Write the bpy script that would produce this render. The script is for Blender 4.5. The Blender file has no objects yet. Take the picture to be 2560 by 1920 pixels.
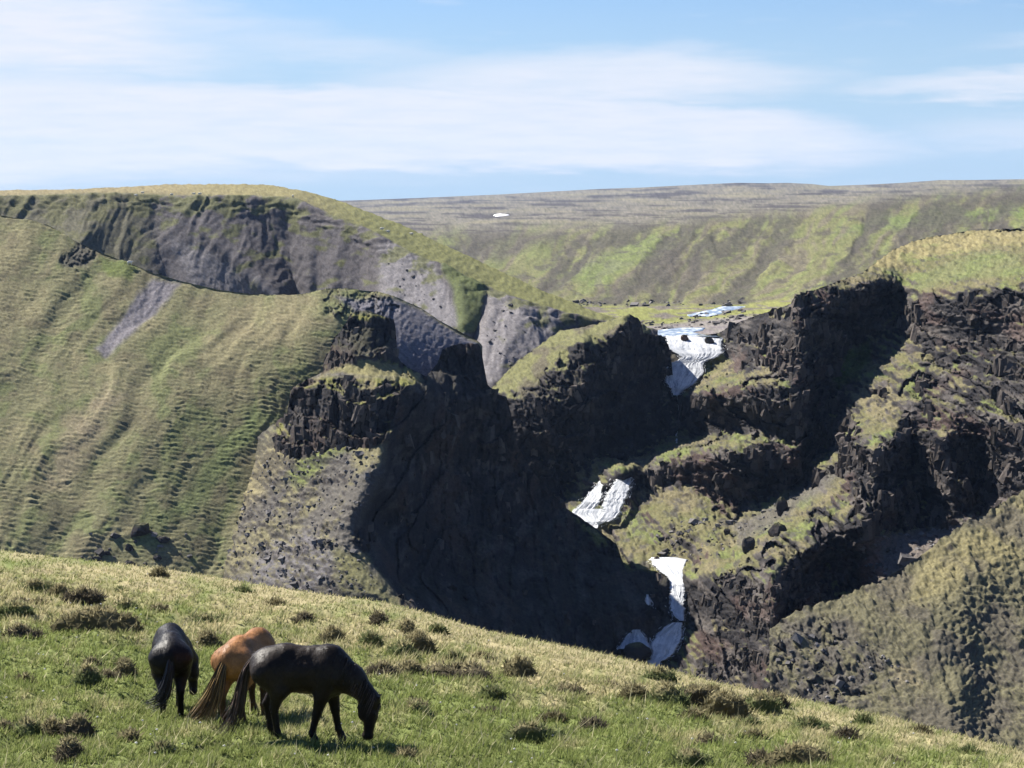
import bpy, math, random
import numpy as np
from mathutils import Vector
rng = np.random.default_rng(7)
random.seed(7)
sc = bpy.context.scene
COL = sc.collection

# ------------------------------------------------------------------ camera, sky, sun, exposure
F = 4777.0                      # focal length in px of the 2560 px wide picture
HOR = 450.0                     # row of the true horizon
PITCH = math.atan((960.0 - HOR) / F)
cam = bpy.data.cameras.new('camera'); camo = bpy.data.objects.new('camera', cam); COL.objects.link(camo)
camo.location = (0, 0, 0); camo.rotation_euler = (math.pi/2 - PITCH, 0, 0)
cam.sensor_width = 36; cam.lens = 36 * F / 2560; cam.clip_start = 0.5; cam.clip_end = 30000
sc.camera = camo

SUN_EL = math.radians(43); SUN_AZ = math.radians(-52)      # azimuth from +Y (view) towards +X
sund = Vector((math.sin(SUN_AZ)*math.cos(SUN_EL), math.cos(SUN_AZ)*math.cos(SUN_EL), math.sin(SUN_EL)))
sl = bpy.data.lights.new('sun', 'SUN'); sl.energy = 5.0; sl.angle = math.radians(0.5); sl.color = (1.0, 0.95, 0.86)
so = bpy.data.objects.new('sun', sl); COL.objects.link(so)
so.rotation_euler = sund.to_track_quat('Z', 'Y').to_euler()

sc.view_settings.view_transform = 'Standard'; sc.view_settings.look = 'None'
sc.view_settings.gamma = 1; sc.view_settings.exposure = 1.35; sc.view_settings.use_curve_mapping = False

def node_graph(tree):
    tree.nodes.clear()
    def new(t, **kw):
        n = tree.nodes.new(t)
        for k, v in kw.items(): setattr(n, k, v)
        return n
    def link(a, b): tree.links.new(a, b)
    def val(sock, x):
        if hasattr(x, 'is_output'): link(x, sock)
        else: sock.default_value = x
    def m(op, a, b=0.0, c=None, clamp=False):
        n = new('ShaderNodeMath', operation=op); n.use_clamp = clamp
        val(n.inputs[0], a); val(n.inputs[1], b)
        if c is not None: val(n.inputs[2], c)
        return n.outputs[0]
    return new, link, val, m

def ss(m, x, a, b):          # smoothstep by nodes
    t = m('DIVIDE', m('SUBTRACT', x, a), b - a, clamp=True)
    return m('MULTIPLY', m('MULTIPLY', t, t), m('SUBTRACT', 3.0, m('MULTIPLY', t, 2.0)))

def build_world():
    w = bpy.data.worlds.new('World'); sc.world = w; w.use_nodes = True
    new, link, val, m = node_graph(w.node_tree)
    out = new('ShaderNodeOutputWorld'); bg = new('ShaderNodeBackground'); link(bg.outputs[0], out.inputs[0])
    bg.inputs[1].default_value = 0.05
    sky = new('ShaderNodeTexSky', sky_type='NISHITA'); sky.sun_disc = False
    sky.sun_elevation = SUN_EL; sky.sun_rotation = SUN_AZ
    sky.altitude = 400; sky.air_density = 1.1; sky.dust_density = 0.15; sky.ozone_density = 6.0
    tc = new('ShaderNodeTexCoord'); sep = new('ShaderNodeSeparateXYZ'); link(tc.outputs['Generated'], sep.inputs[0])
    X, Y, Z = sep.outputs
    az = m('MULTIPLY', m('ARCTAN2', X, Y), 57.29578)             # degrees right of the view
    el = m('MULTIPLY', m('ARCSINE', Z), 57.29578)
    comb = new('ShaderNodeCombineXYZ'); val(comb.inputs[0], m('MULTIPLY', az, 0.16)); val(comb.inputs[1], m('MULTIPLY', el, 0.9))
    nz = new('ShaderNodeTexNoise'); nz.inputs['Scale'].default_value = 1.0; nz.inputs['Detail'].default_value = 7
    nz.inputs['Roughness'].default_value = 0.55; link(comb.outputs[0], nz.inputs['Vector'])
    n1 = m('SUBTRACT', nz.outputs[0], 0.5)
    comb2 = new('ShaderNodeCombineXYZ'); val(comb2.inputs[0], m('MULTIPLY', az, 0.55)); val(comb2.inputs[1], m('MULTIPLY', el, 4.2)); comb2.inputs[2].default_value = 3.3
    nz2 = new('ShaderNodeTexNoise'); nz2.inputs['Scale'].default_value = 1.0; nz2.inputs['Detail'].default_value = 6
    link(comb2.outputs[0], nz2.inputs['Vector'])
    n2 = m('SUBTRACT', nz2.outputs[0], 0.5)
    aw = m('ADD', az, m('MULTIPLY', n1, 7.0)); ew = m('ADD', m('ADD', el, m('MULTIPLY', n1, 1.2)), m('MULTIPLY', n2, 0.6))
    def deg(px, py): return math.degrees(math.atan((px-1280)/F)), math.degrees((HOR-py)/F)
    def ell(px, py, rx, ry, tilt, soft, amp):
        a0, e0 = deg(px, py); rx = rx/F*57.3; ry = ry/F*57.3
        da = m('SUBTRACT', aw, a0); de = m('SUBTRACT', m('SUBTRACT', ew, e0), m('MULTIPLY', da, tilt))
        q = m('SQRT', m('ADD', m('POWER', m('DIVIDE', da, rx), 2.0), m('POWER', m('DIVIDE', de, ry), 2.0)))
        return m('MULTIPLY', m('SUBTRACT', 1.0, ss(m, q, 1.0 - soft, 1.0 + soft)), amp)
    parts = [ell(-200, 70, 720, 130, -0.07, 0.45, 1.0),
             ell(-300, 325, 1300, 135, 0.0, 0.3, 0.93),
             ell(1000, 320, 1180, 100, -0.04, 0.22, 0.95),
             ell(1480, 205, 520, 66, 0.02, 0.5, 0.85),
             ell(760, 120, 420, 40, -0.10, 0.9, 0.4),
             ell(2520, 225, 330, 32, 0.0, 0.5, 0.8),
             ell(2650, 330, 330, 46, 0.05, 0.7, 0.5),
             ell(2560, 125, 160, 18, 0.1, 0.9, 0.35),
             ell(150, 425, 780, 36, 0.0, 0.9, 0.5)]
    msk = parts[0]
    for p in parts[1:]: msk = m('MAXIMUM', msk, p)
    wis = ss(m, m('ADD', n1, m('MULTIPLY', n2, 0.4)), 0.05, 0.3)          # cirrus over the rest of the sky
    outside = m('SUBTRACT', 1.0, ss(m, el, 3.0, 9.0))
    wis = m('MULTIPLY', wis, m('SUBTRACT', 1.0, m('MULTIPLY', outside, 0.85)))
    msk = m('MAXIMUM', msk, m('MULTIPLY', wis, 0.75))
    msk = m('MULTIPLY', msk, m('ADD', 0.95, m('MULTIPLY', n2, 0.8)), clamp=True)
    mix = new('ShaderNodeMix', data_type='RGBA'); val(mix.inputs['Factor'], msk)
    tint = new('ShaderNodeMix', data_type='RGBA', blend_type='MULTIPLY'); tint.inputs['Factor'].default_value = 1.0
    link(sky.outputs[0], tint.inputs['A']); tint.inputs['B'].default_value = (0.70, 0.79, 1.0, 1)
    hz = new('ShaderNodeMix', data_type='RGBA')                     # pale blue air low over the horizon, all the way round
    val(hz.inputs['Factor'], m('MULTIPLY', m('SUBTRACT', 1.0, ss(m, el, 0.8, 8.0)), 0.85))
    link(tint.outputs['Result'], hz.inputs['A']); hz.inputs['B'].default_value = (3.9, 5.5, 7.2, 1)
    link(hz.outputs['Result'], mix.inputs['A'])
    mix.inputs['B'].default_value = (6.6, 6.9, 7.7, 1)
    link(mix.outputs['Result'], bg.inputs[0])
build_world()

# ------------------------------------------------------------------ numpy noise
_perm = rng.permutation(256).astype(np.int32); _perm = np.concatenate([_perm, _perm, _perm])
_g = rng.normal(size=(256, 3)); _g = (_g/np.linalg.norm(_g, axis=1)[:, None]).astype(np.float32)
def perlin(x, y, z):
    x, y, z = [np.asarray(a, np.float32) for a in np.broadcast_arrays(x, y, z)]
    xi, yi, zi = np.floor(x), np.floor(y), np.floor(z)
    xf, yf, zf = x-xi, y-yi, z-zi
    xi = xi.astype(np.int32) & 255; yi = yi.astype(np.int32) & 255; zi = zi.astype(np.int32) & 255
    u = xf*xf*xf*(xf*(xf*6-15)+10); v = yf*yf*yf*(yf*(yf*6-15)+10); w = zf*zf*zf*(zf*(zf*6-15)+10)
    r = 0
    for dx in (0, 1):
        for dy in (0, 1):
            h0 = _perm[_perm[xi+dx]+yi+dy]
            for dz in (0, 1):
                g = _g[_perm[h0+zi+dz] & 255]
                d = g[..., 0]*(xf-dx)+g[..., 1]*(yf-dy)+g[..., 2]*(zf-dz)
                r = r + d*(u if dx else 1-u)*(v if dy else 1-v)*(w if dz else 1-w)
    return r*1.5
def fbm(x, y, z, oct=4, gain=0.5, lac=2.03):
    s = 0; a = 1.0
    for o in range(oct):
        s = s + a*perlin(x+o*17.3, y+o*5.1, z+o*9.7); a *= gain; x = x*lac; y = y*lac; z = z*lac
    return s
def ridged(x, y, z, oct=4):
    s = 0; a = 1.0
    for o in range(oct):
        s = s + a*(1-2*np.abs(perlin(x+o*11.3, y+o*7.7, z))); a *= 0.5; x = x*2.1; y = y*2.1; z = z*2.1
    return s
def worley(x, y):
    """cell random value, F2-F1"""
    xi, yi = np.floor(x).astype(np.int32), np.floor(y).astype(np.int32)
    f1 = np.full(x.shape, 9.0, np.float32); f2 = f1.copy(); idv = np.zeros(x.shape, np.float32)
    for dx in (-1, 0, 1):
        for dy in (-1, 0, 1):
            cx, cy = xi+dx, yi+dy
            h = _perm[_perm[cx & 255]+(cy & 255)]
            ox = _perm[h+13]/255.0; oy = _perm[h+101]/255.0
            d = np.hypot(cx+0.1+0.8*ox-x, cy+0.1+0.8*oy-y)
            nf = d < f1
            f2 = np.where(nf, f1, np.minimum(f2, d)); idv = np.where(nf, h/255.0, idv); f1 = np.where(nf, d, f1)
    return idv, f2-f1
def sstep(a, b, x):
    t = np.clip((x-a)/(b-a), 0, 1); return t*t*(3-2*t)
def lerp(a, b, t): return a+(b-a)*t
def mixc(c, col, t): return c+(np.array(col, np.float32)-c)*np.asarray(t)[..., None]

# ------------------------------------------------------------------ relief layers
def unproj(px, py, D):
    """world point on the sight line through (px, py) at forward distance D"""
    cx = (px-1280.0)/F; cy = (960.0-py)/F
    dy = math.cos(PITCH)+cy*math.sin(PITCH); dz = -math.sin(PITCH)+cy*math.cos(PITCH)
    return np.stack([cx/dy*D, D*np.ones_like(cx), dz/dy*D], -1)

class RBF:
    def __init__(s, lines, dens=45.0, smooth=0.0):
        P = []
        for ln in lines:
            if len(ln) == 1: P.append(ln[0]); continue
            for a, b in zip(ln[:-1], ln[1:]):
                n = max(1, int(round(math.hypot(b[0]-a[0], b[1]-a[1])/dens)))
                for i in range(n): P.append([a[k]+(b[k]-a[k])*i/n for k in range(3)])
            P.append(list(ln[-1]))
        P = np.array(P, float)
        key = np.round(P[:, :2]/8).astype(int); _, ix = np.unique(key, axis=0, return_index=True); P = P[ix]
        s.c = P[:, :2]/100.0; n = len(P)
        A = np.hypot(*(s.c[:, None]-s.c[None]).transpose(2, 0, 1))
        A = np.sqrt(A*A+smooth*smooth) - 0.0
        Q = np.c_[np.ones(n), s.c]
        M = np.zeros((n+3, n+3)); M[:n, :n] = A; M[:n, n:] = Q; M[n:, :n] = Q.T
        s.w = np.linalg.lstsq(M, np.r_[1000.0/P[:, 2], 0, 0, 0], rcond=None)[0]; s.n = n; s.sm = smooth
    def __call__(s, px, py):
        sh = np.shape(px); x = np.ravel(px)/100.0; y = np.ravel(py)/100.0
        out = np.empty(len(x))
        for i in range(0, len(x), 20000):
            d2 = (x[i:i+20000, None]-s.c[None, :, 0])**2+(y[i:i+20000, None]-s.c[None, :, 1])**2+s.sm**2
            out[i:i+20000] = np.sqrt(d2) @ s.w[:s.n] + s.w[s.n]+x[i:i+20000]*s.w[s.n+1]+y[i:i+20000]*s.w[s.n+2]
        return 1000.0/np.clip(out, 0.05, 60).reshape(sh)

class Ruled:
    """ground strung between cross lines (far to near), with ridges and gullies added along polylines"""
    def __init__(s, lines, bumps=()): s.l = [np.array(l, float) for l in lines]; s.b = bumps
    def __call__(s, px, py):
        sh = np.shape(px); px = np.asarray(px, float); py = np.asarray(py, float)
        Y = [np.interp(px, l[:, 0], l[:, 1]) for l in s.l]; W = [np.interp(px, l[:, 0], 1000/l[:, 2]) for l in s.l]
        out = W[0].copy()
        for k in range(1, len(Y)):
            t = np.clip((py-Y[k-1])/np.maximum(Y[k]-Y[k-1], 1), 0, None)
            if k < len(Y)-1: t = np.minimum(t, 1)
            t = np.minimum(t, 1.6)
            out = np.where(py >= Y[k-1], W[k-1]+(W[k]-W[k-1])*t, out)
        D = 1000/out
        for ln, a0, a1, wd in s.b:
            ln = np.array(ln, float); best = np.full(sh, 1e9); amp = np.zeros(sh); n = len(ln)-1
            x = px+8*fbm(px/60, py/60, 0*px+.5, 3)
            for i in range(n):
                ab = ln[i+1]-ln[i]; t = np.clip(((x-ln[i, 0])*ab[0]+(py-ln[i, 1])*ab[1])/(ab@ab), 0, 1)
                d = np.hypot(x-ln[i, 0]-t*ab[0], py-ln[i, 1]-t*ab[1]); m = d < best
                best = np.where(m, d, best); amp = np.where(m, a0+(a1-a0)*(i+t)/n, amp)
            D = D+amp*np.exp(-best/wd)
        return D

def curve(pts, smooth=0):
    pts = np.array(pts, float)
    def f(px):
        y = np.interp(px, pts[:, 0], pts[:, 1])
        if smooth:
            acc = 0
            for k in np.linspace(-1, 1, 9): acc = acc+np.interp(np.asarray(px)+k*smooth, pts[:, 0], pts[:, 1])
            y = acc/9
        return y
    return f
def grid_normals(P):
    du = np.gradient(P, axis=1); dv = np.gradient(P, axis=0)
    n = np.cross(dv, du); n /= np.linalg.norm(n, axis=-1, keepdims=True)+1e-9
    return n
def blur(a, k):
    for ax in (0, 1):
        for _ in range(2):
            c = np.cumsum(np.concatenate([np.repeat(np.take(a, [0], ax), k+1, ax), a, np.repeat(np.take(a, [-1], ax), k, ax)], ax), ax)
            n = a.shape[ax]
            a = (np.take(c, range(2*k+1, 2*k+1+n), ax)-np.take(c, range(0, n), ax))/(2*k+1)
    return a

def mesh_obj(name, verts, faces, mat=None, cols=None, smooth=True, parent=None):
    me = bpy.data.meshes.new(name)
    verts = np.asarray(verts, np.float32).reshape(-1, 3)
    if isinstance(faces, np.ndarray):
        k = faces.shape[1]; nf = len(faces)
        me.vertices.add(len(verts)); me.vertices.foreach_set('co', verts.ravel())
        me.loops.add(nf*k); me.loops.foreach_set('vertex_index', faces.astype(np.int32).ravel())
        me.polygons.add(nf); me.polygons.foreach_set('loop_start', np.arange(0, nf*k, k, dtype=np.int32))
        me.polygons.foreach_set('loop_total', np.full(nf, k, np.int32))
        me.update(calc_edges=True)
    else:
        me.from_pydata([tuple(v) for v in verts], [], faces); me.update()
    if cols is not None:
        at = me.color_attributes.new('Col', 'FLOAT_COLOR', 'POINT')
        c = np.ones((len(verts), 4), np.float32); c[:, :3] = np.clip(np.asarray(cols).reshape(-1, 3), 0.002, 1)
        at.data.foreach_set('color', c.ravel())
    if smooth: me.polygons.foreach_set('use_smooth', np.ones(len(me.polygons), bool))
    if mat: me.materials.append(mat)
    me.validate()
    o = bpy.data.objects.new(name, me); COL.objects.link(o)
    if parent: o.parent = parent
    return o
def grid_faces(nr, nc):
    i = np.arange(nr-1)[:, None]*nc+np.arange(nc-1)[None]
    return np.stack([i, i+nc, i+nc+1, i+1], -1).reshape(-1, 4)

class Layer:
    pass
def relief(name, px0, px1, top, bot, lines, step, disp, colour, mat, rows=None, back=None, smooth=0.0, jit=0, dens=45, finish=None, fixn=None):
    L = Layer()
    nc = int((px1-px0)/step)+1; pxs = np.linspace(px0, px1, nc)
    tp = top(pxs)
    if jit: tp = tp+jit*(fbm(pxs/40, 0*pxs+3.3, 0*pxs, 3)+0.6*fbm(pxs/9, 0*pxs+1.3, 0*pxs, 2))
    bt = bot(pxs)
    rowsy = np.arange(tp.min(), bt.max()+step, step*1.0); nr = len(rowsy)
    px = np.repeat(pxs[None], nr, 0); py = np.clip(rowsy[:, None], tp[None], bt[None])
    if jit: px = px+0.0
    rb = lines if callable(lines) else RBF(lines, dens, smooth); D = rb(px, py)
    if callable(lines): D = 1000/blur(1000/D, 2)
    if finish: D = finish(px, py, D, tp[None])
    P = unproj(px, py, D)
    n0 = grid_normals(blur(P, 2)) if fixn is None else np.broadcast_to(np.array(fixn), P.shape)
    dD, dn = disp(px, py, P, n0, D)
    P = unproj(px, py, D+dD)+n0*np.asarray(dn)[..., None]
    n = grid_normals(P)
    C = colour(px, py, P, n, n0)
    C = C*np.clip(1+0.30*fbm(px/7.0, py/5.0, 0*px+.5, 2)+0.10*rng.normal(size=px.shape), 0.45, 1.7)[..., None]
    L.px, L.py, L.P, L.C, L.tp, L.rb = px, py, P, C, tp, rb
    V, CC = P, C
    if back:                                              # the ground goes on behind the crest
        rowsb = []; kx = (pxs-1280)/F
        edge = P[0]
        for dist, drop in reversed(back):
            rr = edge.copy(); rr[:, 1] += dist; rr[:, 0] += kx*dist
            rr[:, 2] += -drop + edge[:, 2]/edge[:, 1]*dist*1.0
            rr = rr + (0.35*fbm(rr[:, 0]/3, rr[:, 1]/3, rr[:, 2]*0, 3))[:, None]*np.array([0, 0, min(1, dist/10)])
            rowsb.append(rr)
        V = np.concatenate([np.array(rowsb), P]); CC = np.concatenate([np.repeat(C[:1], len(back), 0), C])
    Fg = grid_faces(V.shape[0], V.shape[1]); W = V.reshape(-1, 3)
    d1 = W[Fg[:, 0]]-W[Fg[:, 2]]; d2 = W[Fg[:, 1]]-W[Fg[:, 3]]
    Fg = Fg[np.linalg.norm(np.cross(d1, d2), axis=1) > 1e-6]
    used = np.unique(Fg); remap = np.zeros(len(W), np.int64); remap[used] = np.arange(len(used))
    L.o = mesh_obj(name, W[used], remap[Fg], mat, CC.reshape(-1, 3)[used], mat is not M_ROCK)
    L.o['kind'] = 'structure'
    return L
def at(L, px, py):
    j = np.argmin(np.abs(L.px[0]-px)); i = np.argmin(np.abs(L.py[:, j]-py))
    return L.P[i, j].copy()
def poly_mask(px, py, poly, soft=12.0, wob=14.0):
    """soft inside-mask of a patch of ground cover with a ragged edge"""
    poly = np.array(poly, float)
    x, y = (px, py) if not wob else (px+wob*fbm(px/70, py/70, 0*px+5.5, 3), py+wob*fbm(px/70, py/70, 0*px+9.5, 3))
    ins = np.zeros(px.shape, bool); dmin = np.full(px.shape, 1e9)
    n = len(poly)
    for i in range(n):
        a, b = poly[i], poly[(i+1) % n]
        cond = ((a[1] > y) != (b[1] > y)) & (x < (b[0]-a[0])*(y-a[1])/(b[1]-a[1]+1e-9)+a[0]); ins ^= cond
        ab = b-a; tt = np.clip(((x-a[0])*ab[0]+(y-a[1])*ab[1])/(ab@ab+1e-9), 0, 1)
        dmin = np.minimum(dmin, np.hypot(x-a[0]-tt*ab[0], y-a[1]-tt*ab[1]))
    sd = np.where(ins, dmin, -dmin)
    return sstep(-soft, soft, sd)

# ------------------------------------------------------------------ materials
def ground_mat(name, fine, bump, rough=0.95, var=0.35, spec=0.08):
    mt = bpy.data.materials.new(name); mt.use_nodes = True
    new, link, val, m = node_graph(mt.node_tree)
    out = new('ShaderNodeOutputMaterial'); b = new('ShaderNodeBsdfPrincipled'); link(b.outputs[0], out.inputs[0])
    a = new('ShaderNodeAttribute'); a.attribute_name = 'Col'
    tc = new('ShaderNodeTexCoord')
    nz = new('ShaderNodeTexNoise'); nz.inputs['Scale'].default_value = 1/fine; nz.inputs['Detail'].default_value = 5; nz.inputs['Roughness'].default_value = 0.72
    link(tc.outputs['Object'], nz.inputs['Vector'])
    f = m('ADD', 1.0-var*1.0, m('MULTIPLY', nz.outputs[0], var*2))
    mix = new('ShaderNodeVectorMath', operation='SCALE'); link(a.outputs['Color'], mix.inputs[0]); link(f, mix.inputs['Scale'])
    link(mix.outputs[0], b.inputs['Base Color'])
    b.inputs['Roughness'].default_value = rough; b.inputs['Specular IOR Level'].default_value = spec
    if bump:
        bp = new('ShaderNodeBump'); bp.inputs['Strength'].default_value = 0.6; bp.inputs['Distance'].default_value = bump
        link(nz.outputs[0], bp.inputs['Height']); link(bp.outputs[0], b.inputs['Normal'])
    return mt
M_SLOPE = ground_mat('hill_grass_and_scree', 0.9, 0.35, var=0.6)
M_ROCK = ground_mat('basalt_crag', 0.9, 0.5, var=0.6)
M_FAR = ground_mat('far_heath', 5.0, 1.5, var=0.5)
M_MEADOW = ground_mat('meadow_soil', 0.12, 0.04)
M_BLADE = ground_mat('grass_blade', 0.3, 0, 0.8, 0.2)

GRASS = (0.150, 0.142, 0.076); STRAW = (0.21, 0.175, 0.085); GREEN = (0.095, 0.140, 0.030)
SCREE = (0.098, 0.093, 0.098); ROCK = (0.026, 0.024, 0.025); MOSS = (0.112, 0.105, 0.052)
HEATH = (0.135, 0.118, 0.100); EARTH = (0.10, 0.075, 0.06); ROCKL = (0.080, 0.071, 0.066)
def base(C0, shape): return np.broadcast_to(np.array(C0, np.float32), shape+(3,)).copy()

# displacement recipes -------------------------------------------------------
def crag(P, A=2.2, sx=4.0, sz=9.0):
    x, y, z = P[..., 0], P[..., 1], P[..., 2]
    wx = x/sx+0.35*fbm(x/6, z/6, y/30, 3); wz = z/sz+0.35*fbm(x/7+4, z/7, y/30, 3)
    a, e = worley(wx+y/40, wz)
    b, e2 = worley(wx*2.3+7+y/20, wz*2.6)
    f = fbm(x/1.6, y/6, z/2.2, 3)
    c, e3 = worley(x/(sx*0.22)+0.4*fbm(x/2, z/2, y/9, 2)+y/15, z/(sz*0.20)+0.4*fbm(x/2+5, z/2, y/9, 2))
    return A*(a-0.5)+A*0.5*(b-0.5)+0.36*A*(c-0.5)+0.35*A*np.exp(-e/0.10)+0.18*A*np.exp(-e2/0.12)+0.10*A*np.exp(-e3/0.15)+0.20*A*f
def terraces(P, h, run, wob=0.5):
    x, y, z = P[..., 0], P[..., 1], P[..., 2]
    ph = z/h+wob*fbm(x/22, y/60, 0*x+2.2, 3)+0.10*fbm(x/4, y/8, z/9, 2)
    fr = ph-np.floor(ph)
    return -run*(fr-0.5)               # holds each band upright (riser), then steps back (tread)
def steps(P, lx=3.6, lz=0.85, amp=0.32, tilt=0.0):
    """terracettes: short level steps along the contour"""
    x, y, z = P[..., 0], P[..., 1], P[..., 2]
    zz = z+tilt*x+0.5*fbm(x/9, y/30, z/9, 2)
    a = fbm(x/lx, y/30, zz/lz, 3, 0.55)
    b = 1-np.abs(fbm(x/(lx*1.3)+31, y/30, zz/(lz*1.25), 2))
    return amp*(a+0.7*b)

def treads(P, h=0.8, amp=0.3, lx=3.0, tilt=0.0):
    """sheep-track steps: level treads with short broken risers"""
    x, y, z = P[..., 0], P[..., 1], P[..., 2]
    ph = (z+tilt*x)/h+0.8*fbm(x/6, y/30, z/3+.5, 3)+0.25*fbm(x/1.6, y/9, z/1.2+.5, 2)
    fr = ph-np.floor(ph); saw = np.where(fr < 0.72, fr/0.72, (1-fr)/0.28)
    br = np.clip(0.55+1.1*fbm(x/lx, y/20, np.floor(ph)*0.77+.5, 2), 0, 1.4)
    return amp*(0.5-saw)*br

# ================================================================== far moor and valley
def far_layer():
    top = curve([(600,505),(880,501),(1042,495),(1250,486),(1505,472),(1600,469),(1713,463),(1800,459),(1840,457),(1920,458),(1968,457),(2030,460),(2072,465),(2180,461),(2257,457),(2350,450),(2430,450),(2560,448),(2900,440)])
    bot = lambda px: np.interp(px, [600, 1540, 1600, 1800, 1900, 2900], [860, 856, 846, 842, 826, 760])
    lines = [[(600,505,5200),(880,501,5200),(1505,472,5400),(1840,457,4200),(2072,465,4600),(2560,448,3800),(2900,440,3300)],
             [(600,550,2300),(1250,532,2500),(1800,510,2200),(2560,475,1900)],
             [(600,600,1250),(1150,585,1300),(1500,570,1180),(1700,560,1100),(2000,535,1050),(2560,490,950),(2900,470,900)],
             [(600,790,930),(1300,765,900),(1500,762,850),(1700,760,790),(1860,758,730),(2000,740,680),(2560,640,600),(2900,600,580)],
             [(600,815,800),(1400,800,720),(1600,800,680),(1750,796,670),(1900,780,650),(2560,690,585)],
             [(600,850,600),(1400,845,600),(1600,836,586),(1750,828,592),(1850,822,590),(1950,810,585),(2560,740,560)]]
    lines = Ruled(lines)
    def disp(px, py, P, n, D):
        x, y, z = P[..., 0], P[..., 1], P[..., 2]
        sl = sstep(0, 20, py-np.interp(px, [900, 1500, 2000, 2560], [600, 578, 545, 500]))*(1-sstep(-14, 4, py-np.interp(px, [1300, 1860, 2000, 2560], [768, 762, 742, 650])))
        u = (px+0.95*py)/60.0+0.5*fbm(px/160, py/160, 0*px, 3)
        v = (px-py)/420.0
        g = fbm(u, v, 0*px+1.5, 4, 0.55)-0.9*sstep(0.6, 1.4, ridged((px+0.95*py)/150+0.8*fbm(px/140, py/140, 0*px+6, 3), (px-py)/900, 0*px+3, 3))
        dn = sl*0.8*g+sl*0.5*fbm(x/6, y/20, z/3, 4)
        up = 1-sstep(-20, 15, py-np.interp(px, [900, 1500, 2000, 2560], [592, 572, 540, 495]))
        rel = np.clip((py-np.interp(px, [880, 2560], [495, 450]))/100, 0, 1)
        dn = dn+up*rel*3.0*fbm(x/420, y/900, 0*x, 2)
        dn = dn+(1-sl)*(1-up)*0.10*fbm(x/6, y/12, z, 3)
        return 0, dn
    def colour(px, py, P, n, n0):
        x, y, z = P[..., 0], P[..., 1], P[..., 2]
        edge = np.interp(px, [900, 1300, 1660, 2000, 2300, 2560], [592, 575, 560, 528, 492, 470])
        gm = sstep(-26, 22, py-edge+12*fbm(px/120, py/30, 0*px, 3))
        C = base((0.135, 0.124, 0.100), px.shape)
        s = fbm(px/220, py/9, 0*px+3, 5, 0.6)
        C = mixc(C, (0.050, 0.045, 0.048), sstep(0.02, 0.45, s)*0.9)
        C = mixc(C, (0.17, 0.155, 0.10), sstep(0.1, 0.6, -s)*0.6)
        u = (px+0.95*py)/30.0; v = (px-py)/160.0
        q = fbm(u+2*fbm(px/90, py/90, 0*px, 2), v, 0*px+7, 4)
        G = base((0.118, 0.118, 0.055), px.shape)
        G = mixc(G, (0.112, 0.128, 0.050), sstep(0.05, 0.5, q)*0.7)
        G = mixc(G, (0.105, 0.092, 0.066), sstep(0.02, 0.4, -q+0.25*fbm(px/60, py/30, 0*px+1, 3))*0.9)
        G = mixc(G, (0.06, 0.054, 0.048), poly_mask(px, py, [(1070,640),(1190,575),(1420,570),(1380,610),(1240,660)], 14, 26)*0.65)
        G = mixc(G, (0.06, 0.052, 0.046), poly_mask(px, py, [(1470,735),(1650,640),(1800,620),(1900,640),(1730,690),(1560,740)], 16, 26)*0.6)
        G = mixc(G, (0.10, 0.15, 0.042), poly_mask(px, py, [(1420,690),(1600,590),(1720,575),(1640,640),(1480,710)], 14, 20)*0.35)
        G = mixc(G, (0.095, 0.13, 0.042), poly_mask(px, py, [(2090,590),(2180,545),(2560,510),(2560,540),(2220,575)], 10, 18)*0.6)
        rg = ridged((px+0.95*py)/150+0.4*fbm(px/140, py/140, 0*px+6, 3), (px-py)/900, 0*px+3, 4)
        G = mixc(G, (0.055, 0.050, 0.042), sstep(0.85, 1.35, rg+0.3*fbm(px/22, py/14, 0*px+.5, 3))*0.85)
        G = mixc(G, (0.06, 0.054, 0.045), sstep(0.25, 0.6, fbm(px/50, py/12, 0*px+2.5, 4))*0.7)
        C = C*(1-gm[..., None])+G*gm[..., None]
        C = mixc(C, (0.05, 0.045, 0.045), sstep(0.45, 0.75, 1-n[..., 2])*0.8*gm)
        foot = sstep(-10, 6, py-np.interp(px, [1300, 1860, 2000, 2560], [766, 762, 742, 650]))
        flat = base((0.16, 0.165, 0.055), px.shape)
        g2 = fbm(px/90, py/5, 0*px+1, 4)
        flat = mixc(flat, (0.115, 0.10, 0.085), sstep(0.0, 0.25, g2))
        flat = mixc(flat, (0.17, 0.15, 0.15), sstep(6, 14, py-np.interp(px, [1600, 1850], [808, 780]))*0.85)
        C = C*(1-foot[..., None])+flat*foot[..., None]
        return C
    return relief('far_terrain', 640, 2720, top, bot, lines, 3.0, disp, colour, M_FAR, smooth=0.7, dens=35, back=[(60, 2), (300, 14)])
FAR = far_layer()

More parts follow.
